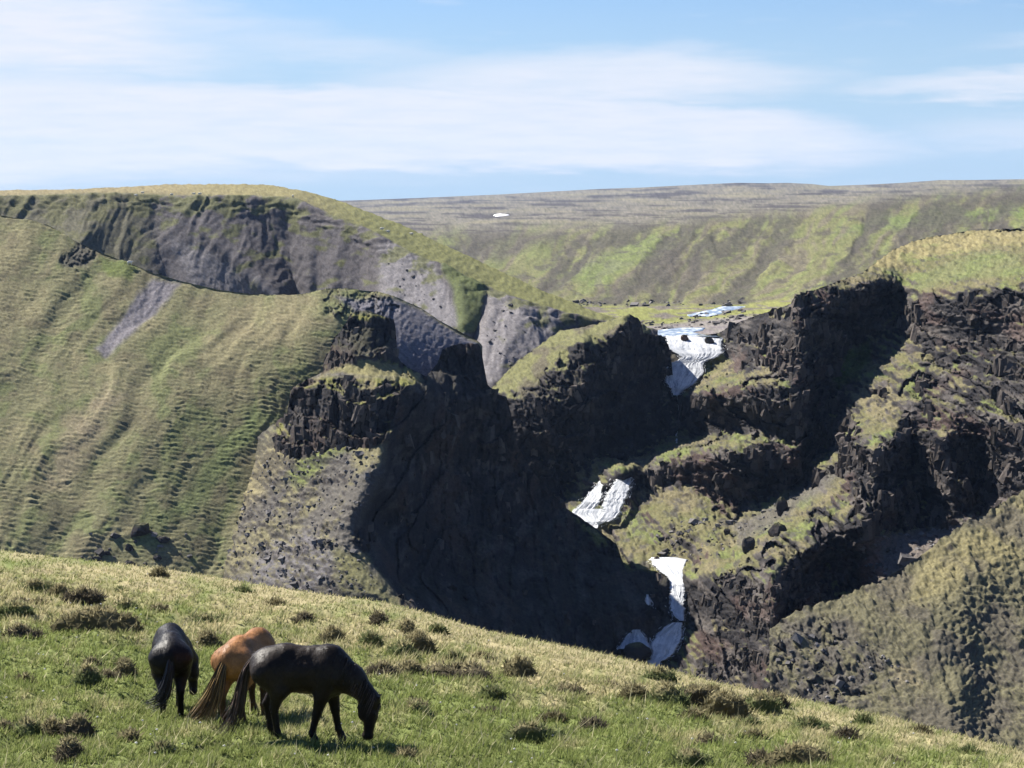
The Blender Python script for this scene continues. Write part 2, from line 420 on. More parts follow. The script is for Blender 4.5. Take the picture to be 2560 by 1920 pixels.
# ================================================================== hill with the scree bowl behind the left ridge
def bowl_hill():
    top = curve([(-320,478),(0,477),(100,476),(203,474),(290,470),(366,465),(447,461),(610,461),(671,463),(753,477),(800,489),(854,504),(881,516),(1003,563),(1125,620),(1247,677),(1370,734),(1422,752),(1492,782),(1545,797),(1640,842)], 10)
    bot = lambda px: np.interp(px, [-320, 0, 300, 630, 900, 1100, 1220, 1300, 1400, 1500, 1640], [640, 680, 780, 830, 850, 930, 1020, 1000, 880, 840, 866])
    scarp = [(-320,492,730),(0,489,722),(244,480,715),(450,486,700),(610,487,690),(732,492,680),(800,520,662),(942,580,630),(1023,628,612),(1113,662,600),(1215,714,586),(1308,748,576),(1410,780,566),(1500,800,560)]
    lines = Ruled([[(-320,478,960),(0,477,910),(366,465,870),(610,461,840),(753,477,790),(881,516,745),(1003,563,705),(1125,620,670),(1247,677,642),(1370,734,615),(1492,782,595),(1560,800,585),(1640,842,575)],
                   scarp+[(1640,850,573)],
                   [(-220,640,695),(0,680,685),(300,780,660),(500,810,652),(630,830,652),(800,845,640),(900,850,610),(1000,880,575),(1100,930,548),(1220,1020,518),(1300,1000,525),(1400,880,556),(1500,850,568),(1640,876,570)]],
                  [([(452,495),(500,560),(560,620),(630,690),(700,750)], -4, -22, 46), ([(385,520),(395,620),(430,710)], 3, 8, 50),
                   ([(1118,668),(1150,740),(1165,810)], -1, -6, 20), ([(1228,722),(1205,800),(1175,880)], 4, 9, 18),
                   ([(948,590),(965,690),(985,800)], -2, -8, 26), ([(850,560),(845,640),(825,740)], -2, -7, 26), ([(600,505),(690,600),(745,740)], 4, 13, 80),
                   ([(880,560),(905,640),(900,760)], 3, 7, 40), ([(770,520),(790,620),(770,740)], -1, -5, 18), ([(710,520),(735,620),(745,740)], 1, 4, 14),
                   ([(250,500),(200,610)], -3, -12, 60), ([(1330,760),(1270,860),(1235,960)], -2, -4, 30)])
    def disp(px, py, P, n, D):
        x, y, z = P[..., 0], P[..., 1], P[..., 2]
        sc_y = np.interp(px, [s[0] for s in scarp], [s[1] for s in scarp])
        lo = sstep(0, 14, py-sc_y)
        gul = ridged(x/17+0.9*fbm(x/26, z/40, y/80+.5, 3), z/110+.3, y/160+.4, 4)
        dn = lo*(0.9*gul+0.28*fbm(x/2.1+.3, y/8, z/2.6+.4, 4))
        dn = dn+(1-lo)*steps(P, 3.5, 0.9, 0.30)
        up = lo*(1-sstep(25, 70, py-sc_y+20*fbm(px/80, py/80, 0*px, 2)))
        dn = dn+up*steps(P, 6, 1.4, 0.7)
        lip = np.exp(-((py-sc_y-3)/4.0)**2)*(0.5+0.8*fbm(px/30, py*0, py*0, 3))
        return 0.8*lip, dn
    def colour(px, py, P, n, n0):
        x, y, z = P[..., 0], P[..., 1], P[..., 2]
        sc_y = np.interp(px, [s[0] for s in scarp], [s[1] for s in scarp])
        lo = sstep(-3, 10, py-sc_y)
        C = base((0.17, 0.15, 0.07), px.shape)
        C = mixc(C, (0.12, 0.125, 0.045), sstep(700, 960, px)*0.8)
        C = mixc(C, (0.19, 0.15, 0.09), (1-sstep(300, 700, px))*0.5)
        S = base((0.080, 0.073, 0.075), px.shape)
        S = mixc(S, (0.145, 0.136, 0.140), poly_mask(px, py, [(955,610),(1100,680),(1150,800),(1190,870),(1080,830),(960,760)], 14, 18))
        S = mixc(S, (0.155, 0.144, 0.146), poly_mask(px, py, [(1225,740),(1390,790),(1400,830),(1260,960),(1190,960),(1200,860)], 14, 18))
        S = mixc(S, (0.115, 0.108, 0.112), poly_mask(px, py, [(430,600),(520,630),(690,740),(480,720)], 14, 12))
        gr = sstep(0.05, 0.45, fbm(px/55, py/30, 0*px+4, 4)+0.5*(1-sstep(20, 90, py-sc_y))-0.25*sstep(500, 900, px))
        S = mixc(S, (0.095, 0.098, 0.042), gr*(1-poly_mask(px, py, [(380,560),(700,760),(400,720)], 10, 10))*0.8)
        S = mixc(S, (0.085, 0.10, 0.04), poly_mask(px, py, [(1105,660),(1215,715),(1190,830),(1150,840),(1140,740)], 8, 8)*0.9)
        S = mixc(S, (0.10, 0.095, 0.05), (1-sstep(330, 420, px))*0.6)
        return C*(1-lo[..., None])+S*lo[..., None]
    return relief('bowl_hill_terrain', -220, 1640, top, bot, lines, 2.8, disp, colour, M_SLOPE, smooth=0.12, dens=20, back=[(30, 2), (120, 14), (420, 90)], jit=1.0)
BOWL = bowl_hill()

# ================================================================== right canyon wall and river bed
def right_wall():
    top = curve([(1370,842),(1600,838),(1666,843),(1760,838),(1800,832),(1830,812),(1862,800),(1900,786),(1950,770),(1978,760),(1986,742),(2030,728),(2107,700),(2160,680),(2230,628),(2280,606),(2330,592),(2430,577),(2480,574),(2560,572),(2700,565),(2900,560)])
    bot = lambda px: np.interp(px, [1370, 1600, 1950, 2560, 2900], [1700, 1720, 1800, 1560, 1400])
    lines = [[(1370,842,588),(1600,838,582),(1666,843,568),(1807,843,561)],
             [(1640,898,556),(1703,897,553),(1770,898,549)], [(1650,955,548),(1744,957,546)],
             [(1700,1000,538)], [(1560,1150,512),(1690,1110,504)],
             [(1370,1200,495),(1500,1165,484),(1580,1158,478)], [(1380,1290,474),(1430,1290,470),(1545,1297,463)],
             [(1480,1325,452),(1560,1370,432),(1625,1395,420),(1720,1400,414)],
             [(1600,1420,412),(1680,1450,405),(1700,1530,399)], [(1560,1560,392),(1690,1560,390)], [(1560,1640,378),(1640,1660,373),(1600,1740,358)],
             [(1830,812,556),(1862,800,540),(1900,786,522),(1950,770,502),(1980,760,487)],
             [(1824,905,541),(1860,880,522),(1930,880,492)], [(1806,884,557)],
             [(1708,988,530),(1760,968,502),(1880,950,474),(1985,955,457)], [(1725,974,545),(1775,950,524),(1880,930,494),(1980,934,468)],
             [(1700,1100,514),(1790,1095,482),(1890,1090,461),(1985,1100,450)],
             [(1640,1140,482),(1700,1125,478),(1780,1112,462),(1900,1108,445)],
             [(1600,1210,472),(1650,1205,466),(1720,1208,456),(1850,1292,434)],
             [(1650,1300,440),(1720,1330,424),(1800,1340,414)],
             [(1986,742,480),(1990,800,476),(1990,900,467),(1994,960,456),(2005,1060,448),(1995,1180,441)],
             [(2254,766,524),(2181,831,508),(2130,860,500),(2140,912,490),(2095,945,484),(2099,978,480),(2080,1030,473),(2060,1099,464),(2005,1201,452),(1945,1228,446),(1842,1288,436)],
             [(2030,728,488),(2107,714,492),(2180,710,500),(2254,718,514)],
             [(2120,690,515),(2230,628,552),(2330,592,572),(2430,577,580),(2560,572,570),(2900,560,540)],
             [(2260,690,520),(2330,700,498),(2450,690,475),(2560,680,455),(2900,660,420)],
             [(2270,770,498),(2340,740,474),(2450,730,452),(2560,730,436),(2900,720,400)],
             [(2300,850,476),(2400,840,452),(2560,830,424),(2900,830,380)],
             [(2150,930,478),(2220,900,474),(2330,890,456),(2450,920,428),(2560,930,410)],
             [(2110,1000,466),(2180,1040,440),(2234,1087,408),(2210,1110,400)],
             [(2350,1030,416),(2450,1050,400),(2560,1040,392),(2900,1000,385)],
             [(2234,1090,402),(2186,1129,392),(2178,1200,386),(2172,1262,380),(2150,1330,374)],
             [(2280,1100,424),(2294,1141,420),(2320,1237,408),(2322,1316,396)],
             [(2345,1100,398),(2370,1200,390),(2385,1300,384)],
             [(2440,1110,408),(2460,1200,400),(2450,1290,392)],
             [(2500,1080,388),(2520,1180,381),(2540,1260,374)],
             [(2040,1180,430),(2110,1200,414),(2150,1190,398)],
             [(1900,1310,418),(1960,1290,416),(2040,1260,408),(2130,1250,394)],
             [(2174,1350,376),(2250,1340,384),(2330,1325,390),(2430,1300,382)],
             [(1830,1390,394),(1880,1385,380),(1930,1350,380),(2041,1338,378),(2110,1330,376)],
             [(1900,1415,366),(1930,1424,352),(1990,1400,362),(2041,1380,370)],
             [(1927,1424,351),(1934,1480,345),(1938,1545,340)],
             [(2060,1400,388),(2110,1430,384),(2150,1470,378),(2080,1520,366),(1975,1560,352)],
             [(2200,1420,372),(2300,1400,366)],
             [(1722,1440,390),(1724,1550,383),(1680,1660,369),(1665,1700,362)],
             [(1780,1450,374),(1790,1550,366),(1790,1700,352),(1800,1800,340)],
             [(1860,1430,362),(1870,1560,352),(1880,1700,340)],
             [(1950,1620,334),(1960,1760,322),(2200,1760,320),(2560,1700,320)]]
    def rockmask(px, py):
        r = np.ones(px.shape, np.float32)
        for poly, a in [([(1600,825),(1822,836),(1818,900),(1776,915),(1750,965),(1715,1000),(1710,1110),(1650,1110),(1640,900)], 0.97),
                        ([(1400,1290),(1490,1180),(1570,1150),(1590,1180),(1560,1310),(1470,1330)], 0.95),
                        ([(1610,1385),(1735,1385),(1715,1450),(1716,1550),(1715,1590),(1650,1670),(1540,1640),(1560,1560),(1660,1530)], 0.97),
                        ([(2120,690),(2230,610),(2950,540),(2950,720),(2480,715),(2330,728),(2262,765),(2240,700)], 0.97),
                        ([(1800,835),(1990,750),(1990,790),(1830,850)], 0.6),
                        ([(1545,1300),(1715,1205),(1760,1225),(1860,1300),(1790,1400),(1640,1400)], 0.6),
                        ([(1860,1300),(2040,1210),(2140,1180),(2060,1260),(1940,1350),(1850,1400),(1720,1460)], 0.8),
                        ([(2110,940),(2250,860),(2330,880),(2240,1080),(2120,1180),(2060,1160),(2090,1000)], 0.5),
                        ([(2150,1340),(2330,1320),(2560,1240),(2560,1330),(2200,1470)], 0.9),
                        ([(1370,830),(1800,838),(1790,900),(1750,960),(1690,990),(1370,990)], 0.6),
                        ([(1480,1330),(1720,1380),(1700,1440),(1620,1420)], 0.5)]:
            r *= 1-a*poly_mask(px, py, poly, 14, 12)
        return r
    def disp(px, py, P, n, D):
        x, y, z = P[..., 0], P[..., 1], P[..., 2]
        r = rockmask(px, py)
        crk = crag(P, 4.0, 4.0, 10.0)
        ter = (terraces(P, 9.5, 6.0, 0.9)+terraces(P, 3.1, 2.4, 1.6))*sstep(1600, 1740, px)
        lowcol = poly_mask(px, py, [(1700,1430),(1940,1420),(1960,1760),(1650,1760)], 20, 10)
        col = crag(P, 2.0, 2.2, 14.0)
        dD = r*(lerp(crk, col, lowcol)+ter*(1-0.7*lowcol))
        dn = 0.5*fbm(x/1.4, y/3, z/1.0, 4)+(1-r)*steps(P, 2.2, 0.8, 0.40)
        return dD, dn
    def colour(px, py, P, n, n0):
        x, y, z = P[..., 0], P[..., 1], P[..., 2]
        r = rockmask(px, py)
        C = base(ROCK, px.shape)
        C = mixc(C, ROCKL, sstep(-0.1, 0.5, fbm(x/5, y/20, z/3, 4)))
        C = mixc(C, (0.075, 0.05, 0.043), sstep(0.15, 0.6, fbm(x/14+9, y/40, z/7, 3))*0.6)
        ns = blur(n, 1); nzz = ns[..., 2]
        g = sstep(0.60, 0.84, nzz+0.26*fbm(x/4, y/8, z/3, 4)+0.20*(1-r))
        gc = base(MOSS, px.shape); q = fbm(x/9, y/20, z/6, 4)
        gc = mixc(gc, (0.115, 0.130, 0.048), sstep(0.05, 0.5, q)); gc = mixc(gc, (0.135, 0.118, 0.068), sstep(0.05, 0.5, -q))
        gc = mixc(gc, (0.06, 0.055, 0.05), sstep(0.1, 0.5, fbm(x/2.2, y/6, z/1.6, 4))*0.8)
        C = C*(1-g[..., None])+gc*g[..., None]
        tn = poly_mask(px, py, [(1990,745),(2100,690),(2230,615),(2420,570),(2900,550),(2900,600),(2560,620),(2350,640),(2250,660),(2100,705)], 10, 14)
        C = mixc(C, (0.20, 0.172, 0.085), tn*(0.9-0.5*sstep(0, 0.4, fbm(px/50, py/20, 0*px, 3)))*sstep(0.3, 0.6, nzz))
        gg = poly_mask(px, py, [(2260,760),(2300,690),(2420,640),(2560,640),(2560,690),(2400,700),(2330,725)], 10, 14)
        C = mixc(C, (0.115, 0.13, 0.055), gg*0.6*sstep(0.3, 0.6, nzz))
        C = mixc(C, (0.075, 0.125, 0.03), poly_mask(px, py, [(2120,880),(2170,850),(2180,900),(2100,980),(2085,960)], 10, 10)*0.7)
        s = poly_mask(px, py, [(1830,1320),(1990,1225),(2080,1170),(2130,1170),(2060,1230),(1930,1320),(1850,1370)], 12, 10)
        C = mixc(C, (0.085, 0.078, 0.070), s*0.8)
        s = poly_mask(px, py, [(2150,1345),(2250,1335),(2340,1315),(2450,1280),(2560,1220),(2560,1290),(2300,1400),(2150,1480)], 12, 10)
        C = mixc(C, (0.105, 0.088, 0.083), s*0.85)
        s = poly_mask(px, py, [(2150,1400),(2200,1370),(2210,1430),(2150,1480)], 10, 8); C = mixc(C, (0.15, 0.085, 0.06), s*0.7)
        wet = poly_mask(px, py, [(1600,830),(1810,838),(1770,905),(1690,1000),(1640,960)], 12, 8)
        C = mixc(C, (0.05, 0.045, 0.045), wet*0.8)
        return C
    return relief('right_canyon_wall', 1370, 2720, top, bot, lines, 2.5, disp, colour, M_ROCK, smooth=0.08, back=[(12, 0.3), (40, 2), (140, 14)], jit=1.2, dens=32)
WALL = right_wall()

# ================================================================== promontory left of the upper waterfall
def promontory():
    top = curve([(1205,1000),(1230,968),(1290,905),(1350,862),(1400,826),(1440,822),(1475,815),(1520,803),(1550,790),(1573,785),(1596,797),(1603,808),(1608,834),(1654,838),(1672,862),(1678,900),(1684,960),(1694,1000),(1700,1100),(1702,1130)])
    bot = lambda px: np.interp(px, [1205, 1300, 1440, 1560, 1702], [1200, 1290, 1330, 1230, 1140])
    lines = [[(1205,1000,515),(1230,968,520),(1350,862,532),(1400,826,540),(1475,815,536),(1573,786,528),(1605,836,534),(1655,842,541),(1675,870,545),(1690,1000,538),(1700,1120,520)],
             [(1560,810,516),(1500,850,511),(1455,850,506),(1432,930,499),(1452,975,490),(1345,1065,486)],
             [(1300,950,510),(1380,900,508)], [(1260,1000,500),(1330,985,494),(1440,968,490)],
             [(1600,900,532),(1640,950,538)], [(1540,1000,512),(1620,1080,520)],
             [(1270,1100,494),(1300,1280,482),(1440,1320,474),(1560,1220,500),(1690,1130,516)], [(1450,1130,492),(1540,1130,506)]]
    def disp(px, py, P, n, D):
        x, y, z = P[..., 0], P[..., 1], P[..., 2]
        gr = poly_mask(px, py, [(1220,980),(1350,862),(1410,820),(1570,780),(1540,815),(1420,870),(1330,960)], 12, 8)
        r = 1-0.85*gr
        return r*(crag(P, 3.2, 4.0, 7.0)+terraces(P, 8, 4.0, 0.6)), 0.4*fbm(x/1.4, y/3, z, 4)+gr*steps(P, 2, 0.8, 0.4)
    def colour(px, py, P, n, n0):
        x, y, z = P[..., 0], P[..., 1], P[..., 2]
        C = base(ROCK, px.shape); C = mixc(C, ROCKL, sstep(0, 0.6, fbm(x/5, y/20, z/3, 4))*0.4)
        nzz = blur(n, 1)[..., 2]
        gr = poly_mask(px, py, [(1220,980),(1350,862),(1410,820),(1570,780),(1540,815),(1420,870),(1330,960)], 12, 8)
        g = sstep(0.58, 0.8, nzz+0.15*fbm(x/3, y/8, z/3, 3)+0.25*gr)
        gc = mixc(base((0.122, 0.120, 0.055), px.shape), (0.09, 0.08, 0.055), sstep(0, 0.5, fbm(x/8, y/20, z/5, 3)))
        return C*(1-g[..., None])+gc*g[..., None]
    return relief('waterfall_promontory', 1205, 1702, top, bot, lines, 2.4, smooth=0.08, disp=disp, colour=colour, mat=M_ROCK, back=[(3, 0.6), (6, 4), (11, 16)], jit=1.5, dens=32, fixn=(-0.3, -0.65, 0.7))
PROM = promontory()

# ================================================================== left grassy ridge
L_TOP = [(-320,470),(-100,512),(0,538),(60,550),(122,563),(195,607),(252,632),(317,656),(378,681),(447,701),(549,725),(630,736),(700,739),(753,738),(814,725),(866,721),(942,730),(995,746),(1052,770),(1101,803),(1150,829),(1195,852),(1206,864),(1300,1010)]
def left_ridge():
    top = curve(L_TOP, 8)
    bot = lambda px: np.interp(px, [-320, 0, 500, 640, 800, 1000, 1100, 1300], [1490, 1440, 1520, 1480, 1250, 1010, 950, 900])
    lines = [[(-320,470,478),(0,538,458),(122,563,452),(317,656,441),(447,701,436),(630,736,432),(814,725,431),(995,746,432),(1101,803,429),(1200,856,426),(1300,960,420)],
             [(-320,1480,338),(0,1430,348),(400,1490,348),(640,1480,352)], [(800,1250,374),(1000,1060,404)],
             [(-200,1000,393),(100,1000,396),(300,1000,392),(500,960,398),(700,930,404)],
             [(850,760,424),(1000,850,419),(1090,950,414),(1150,900,421)]]
    def disp(px, py, P, n, D):
        x, y, z = P[..., 0], P[..., 1], P[..., 2]
        scm = poly_mask(px, py, [(455,700),(380,690),(300,790),(240,870),(265,890),(370,800)], 8, 8)
        bd = fbm((px+0.62*py)/130.0+0.6*fbm(px/200, py/200, 0*px+.3, 2), (px-py)/600.0, 0*px+2.3, 3)
        cone = poly_mask(px, py, [(860,760),(1000,755),(1200,860),(1090,960),(1000,900),(900,800)], 16, 8)
        a = (0.8+0.4*sstep(-0.35, 0.45, fbm((px+0.62*py)/90.0+5, (px-py)/420.0, 0*px+8, 3)))*(0.75+0.5*fbm(px/60, py/45, 0*px+4, 3))
        dn = 0.8*bd*(1-cone)+(1-scm)*(1-cone)*a*(treads(P, 0.72, 0.29, 2.0, 0.12)+steps(P, 2.0, 0.7, 0.13, 0.10)+0.06*fbm(x/0.6, y/3, z/0.35, 2))+(scm+cone)*0.14*fbm(x/1.0, y/3, z/1.0, 3)
        rk = poly_mask(px, py, [(810,730),(950,735),(1010,770),(960,800),(900,770),(850,800),(815,790)], 10, 10)
        rk = np.maximum(rk, poly_mask(px, py, [(150,645),(190,602),(245,628),(215,660),(165,668)], 8, 8))
        return rk*crag(P, 1.6, 2.6, 3.5), dn
    def colour(px, py, P, n, n0):
        x, y, z = P[..., 0], P[..., 1], P[..., 2]
        C = base(GRASS, px.shape)
        b = fbm((px+0.62*py)/95.0+1.3*fbm(px/150, py/150, 0*px+.4, 3), (px-py)/330.0, 0*px+2.4, 4)+0.35*fbm(px/45, py/30, 0*px+6.3, 3)
        C = mixc(C, (0.190, 0.168, 0.094), sstep(0.08, 0.55, b)*0.75)
        C = mixc(C, (0.130, 0.142, 0.062), sstep(0.05, 0.5, -b)*0.8)
        C = mixc(C, (0.10, 0.085, 0.055), sstep(0.1, 0.55, fbm(x/7, y/20, z/3, 4))*0.5)
        C = mixc(C, (0.215, 0.185, 0.105), poly_mask(px, py, [(540,740),(800,740),(790,850),(700,900),(560,860)], 40, 40)*0.6)
        C = mixc(C, (0.215, 0.175, 0.115), poly_mask(px, py, [(280,960),(310,1000),(170,1230),(100,1180),(190,1060)], 25, 30)*0.6)
        C = mixc(C, (0.125, 0.150, 0.060), poly_mask(px, py, [(640,1020),(700,1040),(470,1290),(400,1300),(500,1180)], 20, 20)*0.7)
        C = mixc(C, (0.105, 0.135, 0.036), poly_mask(px, py, [(250,640),(350,665),(330,700),(270,690)], 8, 8)*0.7)
        scm = poly_mask(px, py, [(450,705),(380,695),(300,790),(240,870),(265,890),(370,800)], 9, 9)
        C = mixc(C, (0.150, 0.138, 0.145), scm)
        cone = poly_mask(px, py, [(840,745),(1000,752),(1205,862),(1120,980),(1000,960),(960,830)], 8, 6)
        C = mixc(C, (0.135, 0.128, 0.140), cone)
        rk = poly_mask(px, py, [(800,730),(950,728),(1010,765),(960,795),(880,775),(850,800),(810,790)], 8, 10)
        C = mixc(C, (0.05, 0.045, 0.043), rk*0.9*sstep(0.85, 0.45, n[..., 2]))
        C = mixc(C, (0.055, 0.05, 0.048), poly_mask(px, py, [(150,645),(190,602),(245,628),(215,660),(165,668)], 8, 10)*0.8)
        C = mixc(C, (0.19, 0.165, 0.095), np.exp(-((py-np.interp(px, *np.array(L_TOP).T)-2)/4.0)**2)*sstep(1060, 1110, px))
        return C
    return relief('left_ridge_terrain', -170, 1206, top, bot, lines, 2.45, disp, colour, M_SLOPE, smooth=0.3, back=[(4, 0.25), (14, 3), (45, 26)], jit=0.8, dens=40)
RIDGE = left_ridge()

# ================================================================== castle crag and the shaded cliff below it
C_TOP = [(400,1440),(520,1250),(600,1128),(684,1062),(700,1046),(716,1038),(727,975),(745,960),(779,944),(808,932),(812,893),(825,877),(834,844),(850,830),(869,802),(877,784),(896,776),(926,778),(953,789),(984,798),(990,822),(993,889),(1003,907),(1030,925),(1067,942),(1076,928),(1097,903),(1105,874),(1148,859),(1194,860),(1202,868),(1208,903),(1219,962),(1247,986),(1267,993),(1279,1040),(1292,1112),(1340,1190),(1414,1268),(1488,1320),(1541,1358),(1556,1400),(1562,1421),(1637,1427),(1673,1446),(1678,1512),(1692,1534),(1706,1546),(1712,1600)]
def castle():
    top = curve(C_TOP)
    bot = lambda px: np.interp(px, [400, 1000, 1400, 1560, 1712], [1560, 1660, 1740, 1740, 1606])
    ridge = [(1030,962,366),(1000,1010,358),(962,1103,346),(958,1193,340),(925,1242,335),(893,1300,330),(866,1347,326),(901,1388,323),(946,1441,319),(978,1482,315),(1060,1570,307)]
    lines = [[(812,893,386),(850,830,388),(877,784,390),(926,778,391),(984,798,393),(991,850,392)],
             [(812,925,380),(850,915,376),(880,890,374),(940,880,377),(985,890,384)],
             [(840,940,371),(930,925,370),(1000,930,376),(1060,945,388)],
             [(684,1065,382),(716,1040,379),(735,970,376),(779,946,374),(900,945,366),(960,950,364),(1020,955,366)],
             [(690,1085,374),(760,1110,362),(830,1120,353),(930,1115,347)],
             [(1076,930,403),(1105,875,408),(1150,862,411),(1194,862,413),(1219,962,411),(1275,1020,418)],
             ridge,
             [(1060,980,372),(1110,1000,392),(1190,1000,404)], [(1010,1150,368),(1100,1150,392),(1200,1150,410)],
             [(1292,1112,420),(1340,1190,426),(1414,1268,430),(1488,1320,424),(1541,1358,414),(1562,1421,404),(1637,1428,396),(1676,1450,391),(1678,1512,386),(1706,1546,383)],
             [(960,1300,355),(1100,1330,378),(1250,1330,400)], [(1010,1450,348),(1150,1500,358),(1300,1500,376),(1450,1480,390),(1600,1520,384)],
             [(1100,1640,320),(1300,1700,335),(1500,1700,360),(1600,1640,376),(1700,1600,378)],
             [(400,1440,366),(520,1250,384),(600,1128,397)], [(450,1540,355),(560,1350,366),(640,1200,373),(690,1120,370)],
             [(620,1450,343),(760,1300,343),(850,1200,344)], [(700,1560,324),(850,1540,315),(950,1540,311)]]
    def rm(px, py):
        r = np.zeros(px.shape, np.float32)
        for poly in [[(684,1055),(727,970),(780,940),(960,945),(1010,960),(965,1100),(930,1125),(830,1125),(750,1150),(690,1120)],
                     [(805,935),(812,880),(870,780),(990,785),(1005,915),(900,890),(850,925)],
                     [(1000,900),(1067,935),(1105,860),(1210,850),(1290,1000),(1300,1110),(1430,1270),(1550,1350),(1720,1430),(1720,1620),(1500,1740),(1000,1660),(1000,1500),(960,1440),(880,1350),(960,1200),(970,1100)]]:
            r = np.maximum(r, poly_mask(px, py, poly, 8, 6))
        return r
    def disp(px, py, P, n, D):
        x, y, z = P[..., 0], P[..., 1], P[..., 2]
        r = rm(px, py)
        crg = poly_mask(px, py, [(660,1050),(810,770),(1000,770),(1040,960),(980,1140),(660,1170)], 20, 10)
        c = crag(P, 1.5, 2.1, 6.5)
        a, e = worley(x/3.4+0.3*fbm(x/4, z/9, y*0, 2), z/11)
        cols = 3.4*(a-0.5)+1.2*np.exp(-e/0.1)
        ter = terraces(P, 5.6, 4.6, 0.7)+terraces(P, 1.9, 0.9, 1.4)
        sh = 2.6*fbm(x/9, y/30, z/30, 4)+1.6*fbm(x/2.5, y/20, z/9, 4)+crag(P, 1.8, 3.2, 9.0)+terraces(P, 11, 3.0, 1.0)
        top_c = poly_mask(px, py, [(800,940),(812,870),(870,770),(1000,780),(1005,915),(900,890)], 10, 4)
        dD = r*(crg*(c+(1-0.5*top_c)*(cols+ter)*0.9)+(1-crg)*sh)
        lit = 1-r
        rub = sstep(-0.1, 0.4, fbm(px/70, py/50, 0*px+3, 3))*poly_mask(px, py, [(560,1200),(700,1120),(960,1120),(960,1200),(860,1350),(760,1430),(540,1430)], 20, 14)
        dn = 0.25*fbm(x/1.0, y/3, z/0.8, 3)+lit*(steps(P, 1.5, 0.7, 0.17)+1.1*rub*np.abs(fbm(x/1.7, y/5, z/1.1, 4)))
        return dD, dn
    def colour(px, py, P, n, n0):
        x, y, z = P[..., 0], P[..., 1], P[..., 2]
        r = rm(px, py); nzz = blur(n, 1)[..., 2]
        R = base(ROCK, px.shape); R = mixc(R, ROCKL, sstep(0.0, 0.6, fbm(x/4, y/20, z/3, 4))*0.6); R = mixc(R, (0.055, 0.04, 0.034), sstep(0.1, 0.5, fbm(x/11, y/20, z/16, 4))*0.7)
        g = sstep(0.55, 0.78, nzz+0.15*fbm(x/3, y/8, z/3, 3))*(1-0.92*poly_mask(px, py, [(1010,1000),(1110,880),(1290,1000),(1420,1280),(1500,1360),(1720,1440),(1720,1620),(1500,1760),(1000,1680),(1000,1500),(960,1440),(890,1350),(970,1200),(975,1080)], 10, 8))
        g = g*(1-0.85*poly_mask(px, py, [(805,935),(830,850),(880,800),(1000,800),(1000,900),(900,888),(850,915)], 8, 5))
        gc = mixc(base((0.13, 0.128, 0.042), px.shape), (0.15, 0.13, 0.07), sstep(0, 0.5, fbm(x/6, y/20, z/5, 3)))
        R = R*(1-g[..., None])+gc*g[..., None]
        S = base((0.150, 0.135, 0.078), px.shape)
        q = fbm((px+0.75*py)/60, (px-py)/260, 0*px+5, 4)
        S = mixc(S, (0.085, 0.078, 0.074), sstep(-0.1, 0.35, q+0.25*sstep(620, 760, px)-0.05+0.3*fbm(px/14, py/9, 0*px+2, 3))*0.85)
        S = mixc(S, GRASS, poly_mask(px, py, [(690,1070),(690,1130),(520,1400),(470,1560),(350,1560),(400,1380)], 30, 24))
        S = mixc(S, (0.20, 0.172, 0.095), poly_mask(px, py, [(690,1085),(745,1125),(520,1400),(450,1470),(430,1400)], 18, 18)*0.85)
        S = mixc(S, (0.115, 0.14, 0.038), poly_mask(px, py, [(780,1110),(850,1085),(900,1110),(820,1150),(740,1230),(720,1190)], 14, 12)*0.8)
        S = mixc(S, (0.125, 0.117, 0.122), sstep(-0.5, 0.2, fbm(px/12, py/9, 0*px+.7, 3))*poly_mask(px, py, [(700,1330),(780,1330),(840,1400),(800,1480),(600,1480),(620,1420)], 20, 24)*0.9)
        S = mixc(S, (0.115, 0.11, 0.05), poly_mask(px, py, [(820,1370),(900,1390),(1000,1500),(1000,1600),(860,1520)], 14, 10)*0.8)
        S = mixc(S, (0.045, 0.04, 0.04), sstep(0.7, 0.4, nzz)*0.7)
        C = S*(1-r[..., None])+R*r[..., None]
        C = mixc(C, (0.16, 0.145, 0.07), poly_mask(px, py, [(840,925),(900,892),(1005,920),(1040,945),(900,940)], 6, 5)*sstep(0.3, 0.6, nzz))
        C = mixc(C, (0.12, 0.115, 0.03), poly_mask(px, py, [(1540,1350),(1570,1425),(1630,1430),(1600,1380)], 8, 8)*0.8)
        return C
    return relief('castle_crag_cliff', 400, 1712, top, bot, lines, 2.4, disp, colour, M_ROCK, smooth=0.06, back=[(2.5, 0.2), (8, 2.5), (20, 16)], jit=1.6, dens=28, fixn=(-0.25, -0.65, 0.72))
CASTLE = castle()

